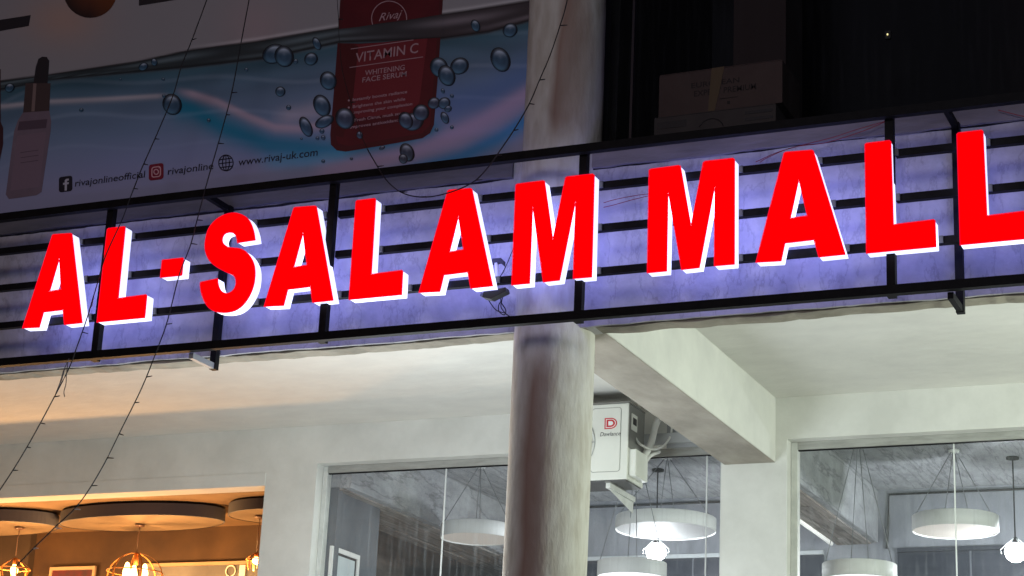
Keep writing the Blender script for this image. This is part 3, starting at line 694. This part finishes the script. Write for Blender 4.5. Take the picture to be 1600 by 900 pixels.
BUB = [(269, 163, 15, 17), (428, 84, 19, 15), (444, 88, 15, 17), (486, 92, 11, 10), (495, 68, 6, 11), (438, 143, 8, 8), (451, 168, 4, 4), (513, 126, 13, 15), (503, 165, 13, 18),
       (507, 190, 16, 9), (478, 198, 9, 17), (503, 205, 4, 4), (462, 96, 4, 4), (743, 40, 7, 10), (797, 47, 12, 11), (782, 93, 15, 20), (686, 105, 14, 16), (718, 103, 15, 13), (698, 118, 13, 17),
       (646, 190, 17, 14), (634, 188, 11, 14), (658, 176, 13, 13), (678, 161, 10, 9), (694, 161, 10, 9), (700, 170, 6, 5), (695, 184, 6, 10), (539, 185, 15, 17), (562, 211, 5, 6), (636, 238, 11, 15),
       (630, 248, 7, 8), (597, 231, 5, 3), (692, 142, 3, 4), (706, 150, 3, 3), (706, 199, 3, 3), (682, 203, 3, 3), (505, 252, 3, 3), (549, 248, 2.5, 2.5), (385, 109, 3, 3), (255, 124, 2.5, 2.5), (326, 188, 3, 3),
       (127, 172, 3.5, 3), (496, 216, 3, 3), (505, 215, 3.5, 4), (471, 217, 2, 2), (224, 104, 8, 6), (241, 97, 5, 6), (15, 137, 8, 7), (620, 42, 17, 8), (188, 124, 2, 2), (256, 150, 3, 3)]
for k, b in enumerate(BUB): bubble(*b, rot=-25, k=k, red=520 < b[0] < 680)
# dropper bottle at the left
flat('printed_dropper', [(52, 132), (56, 104), (60, 92), (66, 88.5), (73, 89), (77, 95), (76, 110), (74, 132)], ink2, .0024)
flat('printed_collar', [(40, 130), (79, 130), (77, 173), (36, 176)], mat('print_gunmetal', (.07, .05, .05), .4), .0026)
flat('printed_collar', [(52, 130.5), (57, 130.5), (54, 174), (49, 174)], mat('print_sheen', (.22, .16, .15), .4), .003)
flat('printed_bottle', [(36, 176), (77, 172), (80, 190), (79, 205), (65, 300), (57, 305), (14, 311), (9, 304), (22, 205), (28, 188)], mat('print_pink', (.22, .17, .21), .4, (.17, .13, .165), 3), .0022)
flat('printed_bottle', [(30, 190), (74, 186), (72, 200), (27, 204)], mat('print_pink_dark', (.10, .07, .095), .4), .0026)
flat('printed_label', [(27, 212), (72, 206), (62, 292), (16, 298)], mat('print_pink_pale', (.22, .16, .20), .4), .0028)
for y in (238, 246, 254): flat('printed_rule', [(32, y), (60, y - 4), (60, y - 3), (32, y + 1)], mat('print_pink_dark', (.10, .07, .095), .4), .0032)
flat('printed_bottle', [(-20, 108), (1, 108), (1, 190), (5, 200), (5, 225), (0, 250), (-20, 300)], mat('print_maroon', (.06, .025, .03), .4), .0022)
# web address line with three emblems
btext('rivajonlineofficial', 117, 291.5, 226, 277, 12.6 * mpp, ink, .004)
btext('rivajonline', 262, 273, 333, 264, 12.6 * mpp, ink, .004)
btext('www.rivaj-uk.com', 372, 259, 496, 243, 13.5 * mpp, ink, .004)
def iconbox(x, y, w, h, m, off, r=4, name='printed_icon'):
    p = rrect(0, 0, w, h, r); return flat(name, [(x + a, y - b - a * .13) for a, b in p], m, off)
iconbox(102.5, 287.5, 21, 24, ink, .0030)
flat('printed_icon', [(101, 298), (101, 288.5), (98.5, 288.8), (98.5, 285.8), (101, 285.5), (101.3, 281.5), (103.5, 279.5), (107.5, 279), (107.5, 282), (105, 282.4), (104.6, 285), (107.6, 284.6), (107.2, 287.6), (104.6, 288), (104.4, 297.6)], mat('icon_white', (.5, .5, .55), .5), .0036)
iconbox(244, 268.5, 23, 25, mat('icon_red', (.20, .012, .03), .5), .0030)
pk = mat('icon_pink', (.62, .36, .36), .5)
for (w, h, t) in ((15, 17, 1.6),):
    o = rrect(0, 0, w, h, 4); i_ = rrect(0, 0, w - 2 * t, h - 2 * t, 2.8)
    V = [bl(244 + a, 268.5 - b - a * .13, .0036) for a, b in o] + [bl(244 + a, 268.5 - b - a * .13, .0036) for a, b in i_]; n_ = len(o)
    mesh('printed_icon', V, [(k, (k + 1) % n_, n_ + (k + 1) % n_, n_ + k) for k in range(n_)], pk, ban)
ring(244, 268.5, 4.4, 4.6, 1.6, pk, name='printed_icon')
flat('printed_icon', [(248.6 + .9 * math.cos(k), 262.2 + .9 * math.sin(k)) for k in (0, 1, 2, 3, 4, 5, 6)], pk, .0036)
for rx in (12, 6.2): ring(353, 254.5, rx, 13, 1.5, ink, name='printed_icon')
for dy, w in ((0, 11), (-6.2, 10), (6.2, 10)): flat('printed_icon', [(353 - w, 254.5 + dy - .7 + w * .12), (353 + w, 254.5 + dy - .7 - w * .12), (353 + w, 254.5 + dy + .7 - w * .12), (353 - w, 254.5 + dy + .7 + w * .12)], ink, .0036)
flat('printed_icon', [(352.3, 242), (353.7, 242), (353.7, 267), (352.3, 267)], ink, .0037)

# ================================================================== SHOP WINDOWS
def shop_window(x0, x1, joints, label, fx=.045):
    t = thing('shop_window', label, 'window', ((x0 + x1) / 2, YW + .14, .16)); ox = (x0 + x1) / 2; oz = .16; yf = .0
    zt = ZH - oz
    for a, b in ((x0 + .002, x0 + fx), (x1 - fx, x1 - .002)): box('jamb', a - ox, b - ox, -.03, .045, 0, zt - .002, frame_m, t, bevel=.004)
    box('head', x0 + fx - ox, x1 - fx - ox, -.03, .045, zt - .062, zt - .002, frame_g, t)
    box('head_bead', x0 + fx - ox, x1 - fx - ox, -.012, .01, zt - .070, zt - .0625, steel, t)
    box('bottom_rail', x0 + fx - ox, x1 - fx - ox, -.03, .045, 0, .08, frame_g, t)
    js = [x0 + fx] + list(joints) + [x1 - fx]
    for a, b in zip(js[:-1], js[1:]):
        mesh('pane', [(a + .004 - ox, 0, .08), (b - .004 - ox, 0, .08), (b - .004 - ox, 0, zt - .066), (a + .004 - ox, 0, zt - .066)], [(0, 1, 2, 3)], glass, t)
    for j in joints: box('joint_seal', j - .004 - ox, j + .004 - ox, -.004, .012, .08, zt - .07, mat('seal_white', (.75, .77, .76), .5), t)
    return t
j1 = PY(690, 860, YW + .14)[0]; j2 = PY(1494, 860, YW + .14)[0]
shop_window(XM0, XM1, [j1, j1 + 1.25, j1 + 2.3], 'middle shop window with white frame, partly hidden by the round column')
shop_window(XR0, XR, [j2, j2 + 1.6, j2 + 3.2], 'right shop window with dusty streaked glass, right of the grey pier', fx=.055)
# ================================================================== SHOP INTERIOR
ZI = 5.42; YFW = 7.65
struct(box('shop_ceiling', -9.55, XR, YW + TW, 11, ZI, ZI + .1, rough_c))
struct(box('shop_beam', XB0, XB1 - .02, YW + TW, YFW, ZB, ZI + .001, [rough_c], None, bevel=.01))
struct(box('shop_beam', -8.66, -8.0, YW + TW + .001, YFW + 2.3, ZB, ZI + .001, rough_c, None, bevel=.012))
btones = [mat('formwork_board_%s' % n_, c, .95, c2, 5, stretch=(6, .5, 1), bump=.8, bscale=7) for n_, c, c2 in (('brown', (.15, .125, .11), (.33, .29, .26)), ('grey', (.17, .155, .145), (.40, .37, .345)), ('dark', (.11, .095, .085), (.27, .24, .22)))]
for bname, x0_, x1_, y1_ in (('shop_beam.001', -8.655, -8.07, YFW + 2), ('shop_beam', XB0 + .005, XB1 - .08, YFW - .01)):
    y_ = YW + TW + .006; nb = 4; wv = (x1_ - x0_) / nb; rb_ = random.Random(len(bname))
    for k in range(nb):
        yy = y_
        while yy < y1_:
            l_ = min(rb_.uniform(1.3, 2.1), y1_ - yy)
            box('soffit_board', x0_ + k * wv + .004, x0_ + (k + 1) * wv - .004, yy, yy + l_ - .008, ZB - rb_.uniform(.008, .018), ZB - .001, btones[rb_.randrange(3)], bpy.data.objects[bname]); yy += l_
fw = struct(box('shop_back_wall', -8.0, XR, YFW, YFW + .15, .1, ZI, shopwall))
struct(box('shop_back_wall', -9.70, -8.0, 10.05, 10.2, .1, ZI, rough_b))
def slab(name, poly, z0, z1, m):
    n = len(poly); v = [(x, y, z0) for x, y in poly] + [(x, y, z1) for x, y in poly]
    return mesh(name, v, [tuple(range(n)), tuple(range(2 * n - 1, n - 1, -1))] + [(i, (i + 1) % n, (i + 1) % n + n, i + n) for i in range(n)], m)
struct(slab('shop_partition', [(-8.71, YW + TW + .012), (-8.665, YW + TW + .012), (-8.665, 5.24), (-9.62, 7.35), (-9.62, 10.05), (-9.70, 10.05), (-9.70, 7.35), (-8.71, 5.24)], .1, ZI, mat('partition_brown_grey', (.16, .13, .115), .9, (.26, .22, .2), 3, stretch=(1, .5, 3))))
def dark_band(x0, x1, y, lab, trim=True):
    t = thing('dark_glazed_screen', lab, 'screen', ((x0 + x1) / 2, y, .16)); w = (x1 - x0) / 2
    box('panel', -w, w, -.03, 0, 0, 4.66, darkwall, t); box('top_trim', -w, w, -.045, 0, 4.662, 4.70, mat('trim_pale', (.45, .48, .5), .5) if trim else darkwall, t)
    k = int(2 * w / .6)
    for i in range(1, k): box('mullion', -w + i * 2 * w / k - .008, -w + i * 2 * w / k + .008, -.04, -.031, 0, 4.66, mat('mullion_grey', (.12, .13, .15), .5), t)
dark_band(-7.9, -4.7, YFW - .002, 'dark glazed screen along the back wall behind the middle window')
dark_band(-4.0, 0, YFW - .002, 'dark glazed screen along the back wall behind the right window', False)
dark_band(-9.5, -8.1, 10.04, 'narrow dark screen far back left in the middle window')
# grey pier just inside the middle window, with a framed board
pr = thing('grey_pier', 'dark grey painted pier just inside the left end of the middle window', 'pier', (-8.3, 4.85, .16))
box('shaft', -.36, .15, -.42, .39, 0, 4.77, greywall, pr); box('casing', -.36, .185, -.455, -.38, 0, 4.772, greywall, pr)
fbd = thing('framed_board', 'white framed pale board on the side of the grey pier at the bottom edge', 'board', (-8.15, 4.62, 3.5))
box('board', .004, .012, -.215, .215, .02, .88, mat('board_pale', (.55, .62, .64), .5), fbd)
for a in ((.002, .03, -.25, -.215, 0, .92), (.002, .03, .215, .25, 0, .92), (.002, .03, -.2149, .2149, .88, .92), (.002, .03, -.2149, .2149, 0, .02)): box('frame', *a, mat('frame_bright', (.8, .8, .78), .4), fbd)
box('inner_edge', .0125, .016, .195, .2149, .02, .88, blackp, fbd); box('inner_edge', .0125, .016, -.2149, .1949, .86, .88, blackp, fbd)

# conduits on the back wall
def cable3(name, P, r, m, lab, parts=None):
    b = Vector(P[0]); t = thing(name, lab, 'cable', tuple(b)); tube('wire', [Vector(p) - b for p in P], r, m, t); return t
X0 = PY(1385, 790, YFW)[0]
cable3('wall_conduit', [(X0, YFW - .02, 4.86), (X0 + .02, YFW - .02, 5.1), (X0 + .03, YFW - .02, 5.37), (X0 + .8, YFW - .02, 5.372), (XR - .1, YFW - .02, 5.37)], .011, rubber, 'black conduit around the top corner of the back wall in the right window')
cable3('wall_conduit', [(-7.93, YFW - .02, 4.9), (-7.93, YFW - .02, 5.36), (-5.2, YFW - .02, 5.365)], .012, rubber, 'black conduit along the top of the back wall in the middle window')
cable3('beam_edge_strip', [(XB0 - .0, 5.6, 4.905), (XB0 - .005, 6.3, 4.902), (XB0 - .01, 7.0, 4.905), (XB0 - .012, 7.5, 4.90)], .02, mat('led_strip', (.8, .8, .76), emit=(.95, 1, .95), estr=.5), 'pale lit strip along the beam edge at the left of the right window')

# pendant drum lamps
def drum_lamp(px, py, wpx, Y, face, lab, apex, h=.13, e=0):
    c = PY(px, py, Y); rr = None
    l = PY(px - wpx / 2, py, Y)[0]; r_ = PY(px + wpx / 2, py, Y)[0]; rad = (r_ - l) / 2 * .93
    z = c[2]
    t = thing('drum_pendant_lamp', lab, 'pendant lamp', (c[0], Y, z), 'round white drum lamps in the shop')
    lathe('shade', [(rad - .006, .004), (rad - .003, 0), (rad, .003), (rad, h - .003), (rad - .003, h), (rad - .006, h - .002), (rad - .006, .004)], (0, 0, 0), drum, t, n=56)
    lathe('diffuser', [(.0005, .012), (rad * .5, .012), (rad - .0065, .012)], (0, 0, 0), face, t, n=56)
    lathe('top_plate', [(.0005, h - .02), (rad - .0065, h - .02)], (0, 0, 0), drum, t, n=56)
    ah = ZI - z - .004
    for k in range(apex):
        a = 2 * PI * k / apex + .5; ro = rad - .02
        tube('suspension_wire', [(ro * math.cos(a), ro * math.sin(a), h), (.012 * math.cos(a), .012 * math.sin(a), ah)], .0034, mat('suspension_grey', (.16, .17, .18), .4), t, n=4)
    lathe('canopy', [(.001, ah - .02), (.045, ah - .02), (.05, ah), (.001, ah)], (0, 0, 0), drum, t, n=16)
    if e: 
        l = light('drum_lamp_light', 'AREA', (c[0], Y, z - .02), e, (.92, .97, 1), rad * 1.6, target=(c[0], Y, z - 1)); l.data.shape = 'DISK'
    return t
drum_lamp(1493, 831, 144, 6.16, diff_dim, 'white drum lamp with dull diffuser hanging high in the right window', 4)
drum_lamp(745, 843, 112, 5.88, diff_dim, 'white drum lamp hanging left of the round column', 4)
drum_lamp(1040, 830, 160, 5.9, diff_mid, 'wide white drum lamp under the air conditioner bracket, right of the column', 4, h=.118)
drum_lamp(987, 903, 110, 5.35, diff_on, 'brightly lit drum lamp at the bottom edge just right of the column', 4, e=14)
drum_lamp(1343, 907, 123, 5.5, diff_on, 'brightly lit drum lamp at the bottom edge of the right window', 4, e=14)

# bare bulb pendants
def bulb_lamp(px, py, cpx, cpy, lab, e):
    c = PZ(cpx, cpy, ZI); b = PY(px, py, c[1]); z = b[2]; x = (c[0])
    t = thing('bulb_pendant_lamp', lab, 'pendant lamp', (x, c[1], z), 'bare white bulb pendants in the shop'); H = ZI - z
    lathe('canopy', [(.001, H - .002), (.055, H - .002), (.055, H - .02), (.012, H - .03), (.001, H - .03)], (0, 0, 0), steel, t, n=20)
    tube('rod', [(0, 0, H - .03), (0, 0, .12)], .006, steel, t)
    lathe('socket', [(.001, .125), (.016, .12), (.022, .075), (.001, .07)], (0, 0, 0), steel, t, n=16)
    lathe('bulb', [(.001, .074), (.03, .072), (.066, .055), (.088, .018), (.090, -.015), (.072, -.058), (.04, -.082), (.001, -.09)], (0, 0, 0), bulbwhite, t, n=24)
    for k in range(6):
        a = PI * k / 3
        tube('cage_wire', [(.02 * math.cos(a), .02 * math.sin(a), .11), (.125 * math.cos(a), .125 * math.sin(a), .02), (.118 * math.cos(a), .118 * math.sin(a), -.015)], .003, mat('cage_white', (.7, .72, .72), .4), t, n=4)
    light('bulb_light', 'POINT', (x, c[1], z - .13), e, (.9, .96, 1), .06)
bulb_lamp(1025, 862, 1028, 733, 'glaring white caged bulb hanging below the wide drum lamp right of the column', 60)
bulb_lamp(1583, 862, 1582, 714, 'glaring white caged bulb at the right edge of the right window', 80)

# ================================================================== CAFE
ZCF = 5.25; YCW = 7.35
struct(slab('cafe_ceiling', [(XL, YW + TW + .012), (-8.712, YW + TW + .012), (-8.712, 5.24), (-9.65, YCW), (XL, YCW)], ZCF, ZCF + .1, cafeceil))
struct(box('cafe_back_wall', XL, -9.705, YCW, YCW + .15, .1, ZCF + .05, cafewall))
jx = PY(55, 860, YCW)[0]
tag(box('cafe_nib', XL, jx, YCW - .1, YCW - .001, .1, ZCF - .001, mat('cafe_nib_brown', (.030, .020, .015), .75, (.05, .032, .023), 2)), 'greyish brown wall return behind the left cafe lamp', 'wall')
def disc(cx_, cy_, rx, ry, lab, z=5.1, h=.125):
    t = thing('ceiling_disc', lab, 'ceiling panel', (cx_, cy_, z), 'oval dropped ceiling discs in the cafe')
    lathe('rim', [(.985, .0), (1, .002), (1, h), (.98, h), (.98, .006)], (0, 0, 0), discside, t, n=72, sx=rx, sy=ry, smooth=False)
    lathe('face', [(.0005, .004), (.5, .004), (.984, .004)], (0, 0, 0), discface, t, n=72, sx=rx, sy=ry)
    lathe('top', [(.0005, h - .01), (.98, h - .01)], (0, 0, 0), discface, t, n=72, sx=rx, sy=ry)
    for a in (0.6, 2.6, 4.4):
        x, y = .7 * rx * math.cos(a), .7 * ry * math.sin(a); tube('hanger', [(x, y, h - .012), (x, y, ZCF - z)], .006, steel, t, n=5)
disc(-11.5, 6.35, .97, .42, 'large charcoal rimmed oval ceiling disc over the middle cafe lamp')
disc(-13.52, 6.30, .98, .42, 'charcoal rimmed oval ceiling disc over the left cafe lamp')
disc(-9.62 - .02, 6.3, .74 - .0, .38, 'smaller charcoal rimmed ceiling disc cut by the right side of the cafe opening', z=5.13) if False else disc(-9.90, 6.36, .52, .38, 'smaller charcoal rimmed ceiling disc cut by the right side of the cafe opening', z=5.12, h=.11)

def cage_lamp(x, y, zc, R0, lab, ztop, e, tall=1.):
    t = thing('cage_pendant_lamp', lab, 'pendant lamp', (x, y, zc), 'glowing brass cage lamps in the cafe')
    H = ztop - zc
    lathe('canopy', [(.001, H), (.05, H - .002), (.052, H - .016), (.02, H - .03), (.001, H - .03)], (0, 0, 0), mat('bronze', (.10, .055, .04), .4), t, n=18)
    tube('chain', [(0, 0, H - .03), (.006, 0, H - .07), (-.006, 0, H - .11), (0, 0, R0 * .85)], .005, mat('bronze', (.10, .055, .04), .4), t, n=5)
    up = R0 * .85
    for k in range(6):
        a = PI * k / 3 + .3
        if tall == 1: pr_ = [(R0 * math.sin(b) * math.cos(a), R0 * math.sin(b) * math.sin(a), R0 * .85 * math.cos(b)) for b in np.linspace(.05, 2.3, 12)]
        else: pr_ = [(.02 * math.cos(a), .02 * math.sin(a), up), (R0 * math.cos(a), R0 * math.sin(a), up * .25), (R0 * .72 * math.cos(a), R0 * .72 * math.sin(a), -up)]
        # flat band
        V, F = [], []; w = .011 if tall == 1 else .008; nx_, ny_ = -math.sin(a), math.cos(a)
        for p_ in pr_:
            for s in (-1, 1):
                V.append((p_[0] + nx_ * w * s, p_[1] + ny_ * w * s, p_[2])); V.append((p_[0] * 1.03 + nx_ * w * s, p_[1] * 1.03 + ny_ * w * s, p_[2]))
        for i in range(len(pr_) - 1):
            k4 = 4 * i; F += [(k4, k4 + 2, k4 + 6, k4 + 4), (k4 + 1, k4 + 5, k4 + 7, k4 + 3), (k4, k4 + 4, k4 + 5, k4 + 1), (k4 + 2, k4 + 3, k4 + 7, k4 + 6)]
        mesh('cage_band', V, F, brass, t)
    tube('cage_ring', [(R0 * math.cos(a), R0 * math.sin(a), up * .2) for a in np.linspace(0, 2 * PI, 25)], .006, brass, t, n=5)
    sk = lathe('socket', [(.001, up), (.022, up), (.026, up * .5), (.001, up * .5)], (0, 0, 0), brass, t, n=14)
    for k in range(3 if tall == 1 else 1):
        a = 2 * PI * k / 3 + .2; d = R0 * .36 if tall == 1 else 0
        lathe('bulb', [(.001, up * .45), (.018, up * .4), (.04, up * .05), (.038, -up * .15), (.02, -up * .38), (.001, -up * .42)], (d * math.cos(a), d * math.sin(a), up * .12), bulbwarm, sk, n=16)
    light('cafe_bulb_light', 'POINT', (x, y, zc - up * .75), e, (1, .50, .155), .05)
    return t
cage_lamp(-11.54, 6.39, 4.56, .285, 'round brass cage lamp with glowing bulbs under the large oval disc', 5.10, 110)
cage_lamp(-12.99, 6.3, 4.635, .165, 'faceted cage lamp glowing at the bottom left corner', 5.10, 90, tall=2)
cage_lamp(-10.06, 6.3, 4.665, .10, 'small cage lamp half hidden at the right side of the cafe opening', 5.12, 40, tall=2)
light('cafe_lamp_light', 'POINT', (-11.2, 5.9, 3.75), 330, (1, .50, .17), .12)   # the cafe's lower lamps, below the frame
light('cafe_lamp_light', 'POINT', (-13.6, 5.9, 3.75), 330, (1, .50, .17), .12)
# picture and mirror window on the cafe wall
pf = thing('picture_frame', 'cream framed dark red picture at the bottom of the cafe wall', 'picture', (-13.0, YCW - .03, 4.2))
box('print', -.27, .27, -.01, -.002, .03, .62, brownprint, pf)
for a in ((-.30, -.27, -.03, .0, 0, .655), (.27, .30, -.03, .0, 0, .655), (-.2699, .2699, -.03, 0, .62, .655), (-.2699, .2699, -.03, 0, 0, .03)): box('frame', *a, mat('frame_cream', (.30, .21, .14), .5), pf)
mw = thing('cafe_interior_window', 'glazed opening with bright top edge in the cafe back wall behind the brass lamp', 'window', (-11.0, YCW - .02, 3.9))
box('top_frame', -1.05, 1.25, -.03, .0, .93, .965, mat('frame_cream', (.30, .21, .14), .5), mw)
box('pane', -1.05, 1.25, -.012, -.002, .0, .929, mat('grey_mirror', (.09, .09, .10), .35, (.14, .14, .15), 1.5), mw)
lathe('round_fitting', [(.052, 0), (.058, .008), (.064, 0)], (0, 0, 0), pipewhite, mw, n=24).matrix_local = Matrix.Translation((.02, -.03, .86)) @ Matrix.Rotation(PI / 2, 4, 'X')
box('switch_box', .13, .2, -.035, -.0125, .78, .92, pipewhite, mw)

# ================================================================== AIR CONDITIONER
xa, xr, ya, yb, z0, z1 = -6.02, -5.17, 3.62, 3.98, 4.715, 5.315
ac = thing('air_conditioner_unit', 'cream outdoor air conditioner unit with red D badge behind the column', 'air conditioner', ((xa + xr) / 2, (ya + yb) / 2, z0))
hw, hd, hh = (xr - xa) / 2, (yb - ya) / 2, z1 - z0
box('cabinet', -hw, hw - .0, -hd, hd, 0, hh, acwhite, ac, bevel=.008)
box('top_cover', -hw - .004, hw + .004, -hd - .004, hd + .004, hh, hh + .012, acgrey, ac)
box('side_panel', hw + .0, hw + .004, -hd + .012, hd - .01, .25, hh - .006, acgrey, ac)
# raised panel on the front right
fpz = rrect(0, 0, .235, hh - .10, .02); P_ = prism('front_panel', [(x, z) for x, z in fpz], -.004, .0, acwhite, ac); P_.location = (hw - .05 - .13, -hd - .0005, hh / 2 + .015)
o_ = rrect(0, 0, .245, hh - .09, .024); i_ = rrect(0, 0, .236, hh - .099, .02); n_ = len(o_)
gr_ = mesh('panel_groove', [(x, -.0006, z) for x, z in o_] + [(x, -.0006, z) for x, z in i_], [(k, (k + 1) % n_, n_ + (k + 1) % n_, n_ + k) for k in range(n_)], mat('groove_grey', (.25, .25, .23), .6), ac)
gr_.location = (hw - .18, -hd, hh / 2 + .015)
# fan opening and grille
fc = (-.10, -hd - .002, hh / 2)
fo = lathe('fan_recess', [(.255, 0), (.24, .0), (.235, -.05), (.0005, -.05)], (0, 0, 0), blackp, ac, n=40); fo.matrix_local = Matrix.Translation(fc) @ Matrix.Rotation(PI / 2, 4, 'X')
gl = [[(.25 * r * math.cos(a), -.008, .25 * r * math.sin(a)) for a in np.linspace(0, 2 * PI, 33)] for r in (.2, .35, .5, .65, .8, .92, 1.02)]
gl += [[(.05 * math.cos(a), -.01, .05 * math.sin(a)), (.255 * math.cos(a), -.008, .255 * math.sin(a))] for a in np.linspace(0, 2 * PI, 13)[:-1]]
g_ = tubes('fan_grille', gl, .0032, mat('grille_grey', (.35, .36, .36), .4), ac, n=4); g_.location = fc
# badge
def dshape(w, h, n=8):
    p = [(0, 0), (0, h), (w * .5, h)] + [(w * .5 + w * .5 * math.sin(a), h / 2 + h / 2 * math.cos(a)) for a in np.linspace(.2, PI - .2, n)] + [(w * .5, 0)]; return p
bx, bz = hw - .195, hh * .665
for (s, m_, off) in ((1., redpaint, .0055), (.80, mat('badge_white', (.75, .75, .75), .5), .0065), (.68, redpaint, .0075), (.38, mat('badge_white', (.75, .75, .75), .5), .0085)):
    p = dshape(.105 * s, .088 * s); dx = .105 * (1 - s) * .5; dz = .088 * (1 - s) * .5
    prism('badge', [(bx + dx + x, bz + dz + z) for x, z in p], -hd - off, -hd - off + .001, m_, ac)
textmesh('brand_lettering', 'Dawlance', greyprint, (bx - .035, -hd - .0056, bz - .055), FX, FZ, width=.17, height=.032, parent=ac, bold=.005, shear=.25)
# valve cover on the side, handle pocket, terminal box
box('valve_cover', hw + .0, hw + .06, -hd + .03, hd - .06, .03, .24, acwhite, ac, bevel=.008)
box('handle_pocket', hw + .0042, hw + .012, -hd + .05, -hd + .17, .40, .53, acwhite, ac, bevel=.003)
box('handle_slot', hw + .0121, hw + .0135, -hd + .07, -hd + .15, .445, .50, blackp, ac)
for (y_, z_) in ((.28, .30), (.28, .48)): pass
# feet and wall brackets
box('base_pan', -hw + .01, hw - .01, -hd + .01, hd - .01, -.012, -.001, mat('pan_dark', (.10, .10, .10), .6), ac)
for x in (-hw + .12, hw - .16):
    box('foot', x - .02, x + .02, -hd + .0, hd - .0, -.0205, -.0125, acgrey, ac)
    box('bracket_arm', x - .018, x + .018, -hd + .02, YW - (ya + yb) / 2 - .001, -.06, -.021, frame_m, ac)
    yb2 = YW - (ya + yb) / 2
    mesh('bracket_web', [(x - .002, -hd + .03, -.061), (x - .002, yb2 - .002, -.061), (x - .002, yb2 - .002, -.15), (x + .002, -hd + .03, -.061), (x + .002, yb2 - .002, -.061), (x + .002, yb2 - .002, -.15)],
         [(0, 1, 2), (3, 5, 4), (0, 3, 4, 1), (1, 4, 5, 2), (2, 5, 3, 0)], frame_m, ac)
# pipes
def pipe(name, pts, r, m, lab):
    P3 = [np.array(p_) for p_ in pts]; b = P3[0]; t = thing(name, lab, 'pipe', tuple(b)); tube('sleeve', [tuple(c - b) for c in curve(P3, 8)], r, m, t, n=8)
q1, q2, q3, q4 = PY(1006, 715, 3.9), PY(1018, 690, 3.98), PY(1026, 660, 4.08), PY(1040, 640, 4.12)
pipe('insulated_pipe', [q1, q2, q3, q4], .028, pipewhite, 'thick white insulated pipe bundle rising beside the air conditioner')
pipe('thin_white_cable', [PY(992, 682, 3.8), PY(1000, 694, 3.8), PY(1018, 702, 3.9), PY(1035, 698, 4.05), PY(1048, 680, 4.15), PY(1050, 655, 4.16)], .009, pipewhite, 'thin white cable looping from the air conditioner side to the wall')
pipe('drain_pipe', [PY(1009, 722, 3.9), PY(1017, 712, 3.95), PY(1030, 706, 4.1)], .014, pipewhite, 'short white drain pipe under the insulated pipe')
jb = thing('wall_patch_plate', 'grey metal cover plate with dark screws on the wall behind the cross beam', 'cover plate', tuple(PY(1075, 678, YW - .002)))
box('plate', -.17, .12, -.02, 0, -.11, .12, mat('plate_grey', (.30, .31, .32), .6), jb)
for z_ in (-.05, .03, .08): box('screw', -.10, -.085, -.024, -.0201, z_, z_ + .018, blackp, jb)
wd = thing('window_head_shelf', 'pale ledge strip over the middle window right of the air conditioner', 'ledge', (-5.0, YW - .03, 5.06))
box('ledge', -.36, .395, -.03, .03 - .001, .05, .13, mat('ledge_grey', (.36, .37, .38), .6), wd)
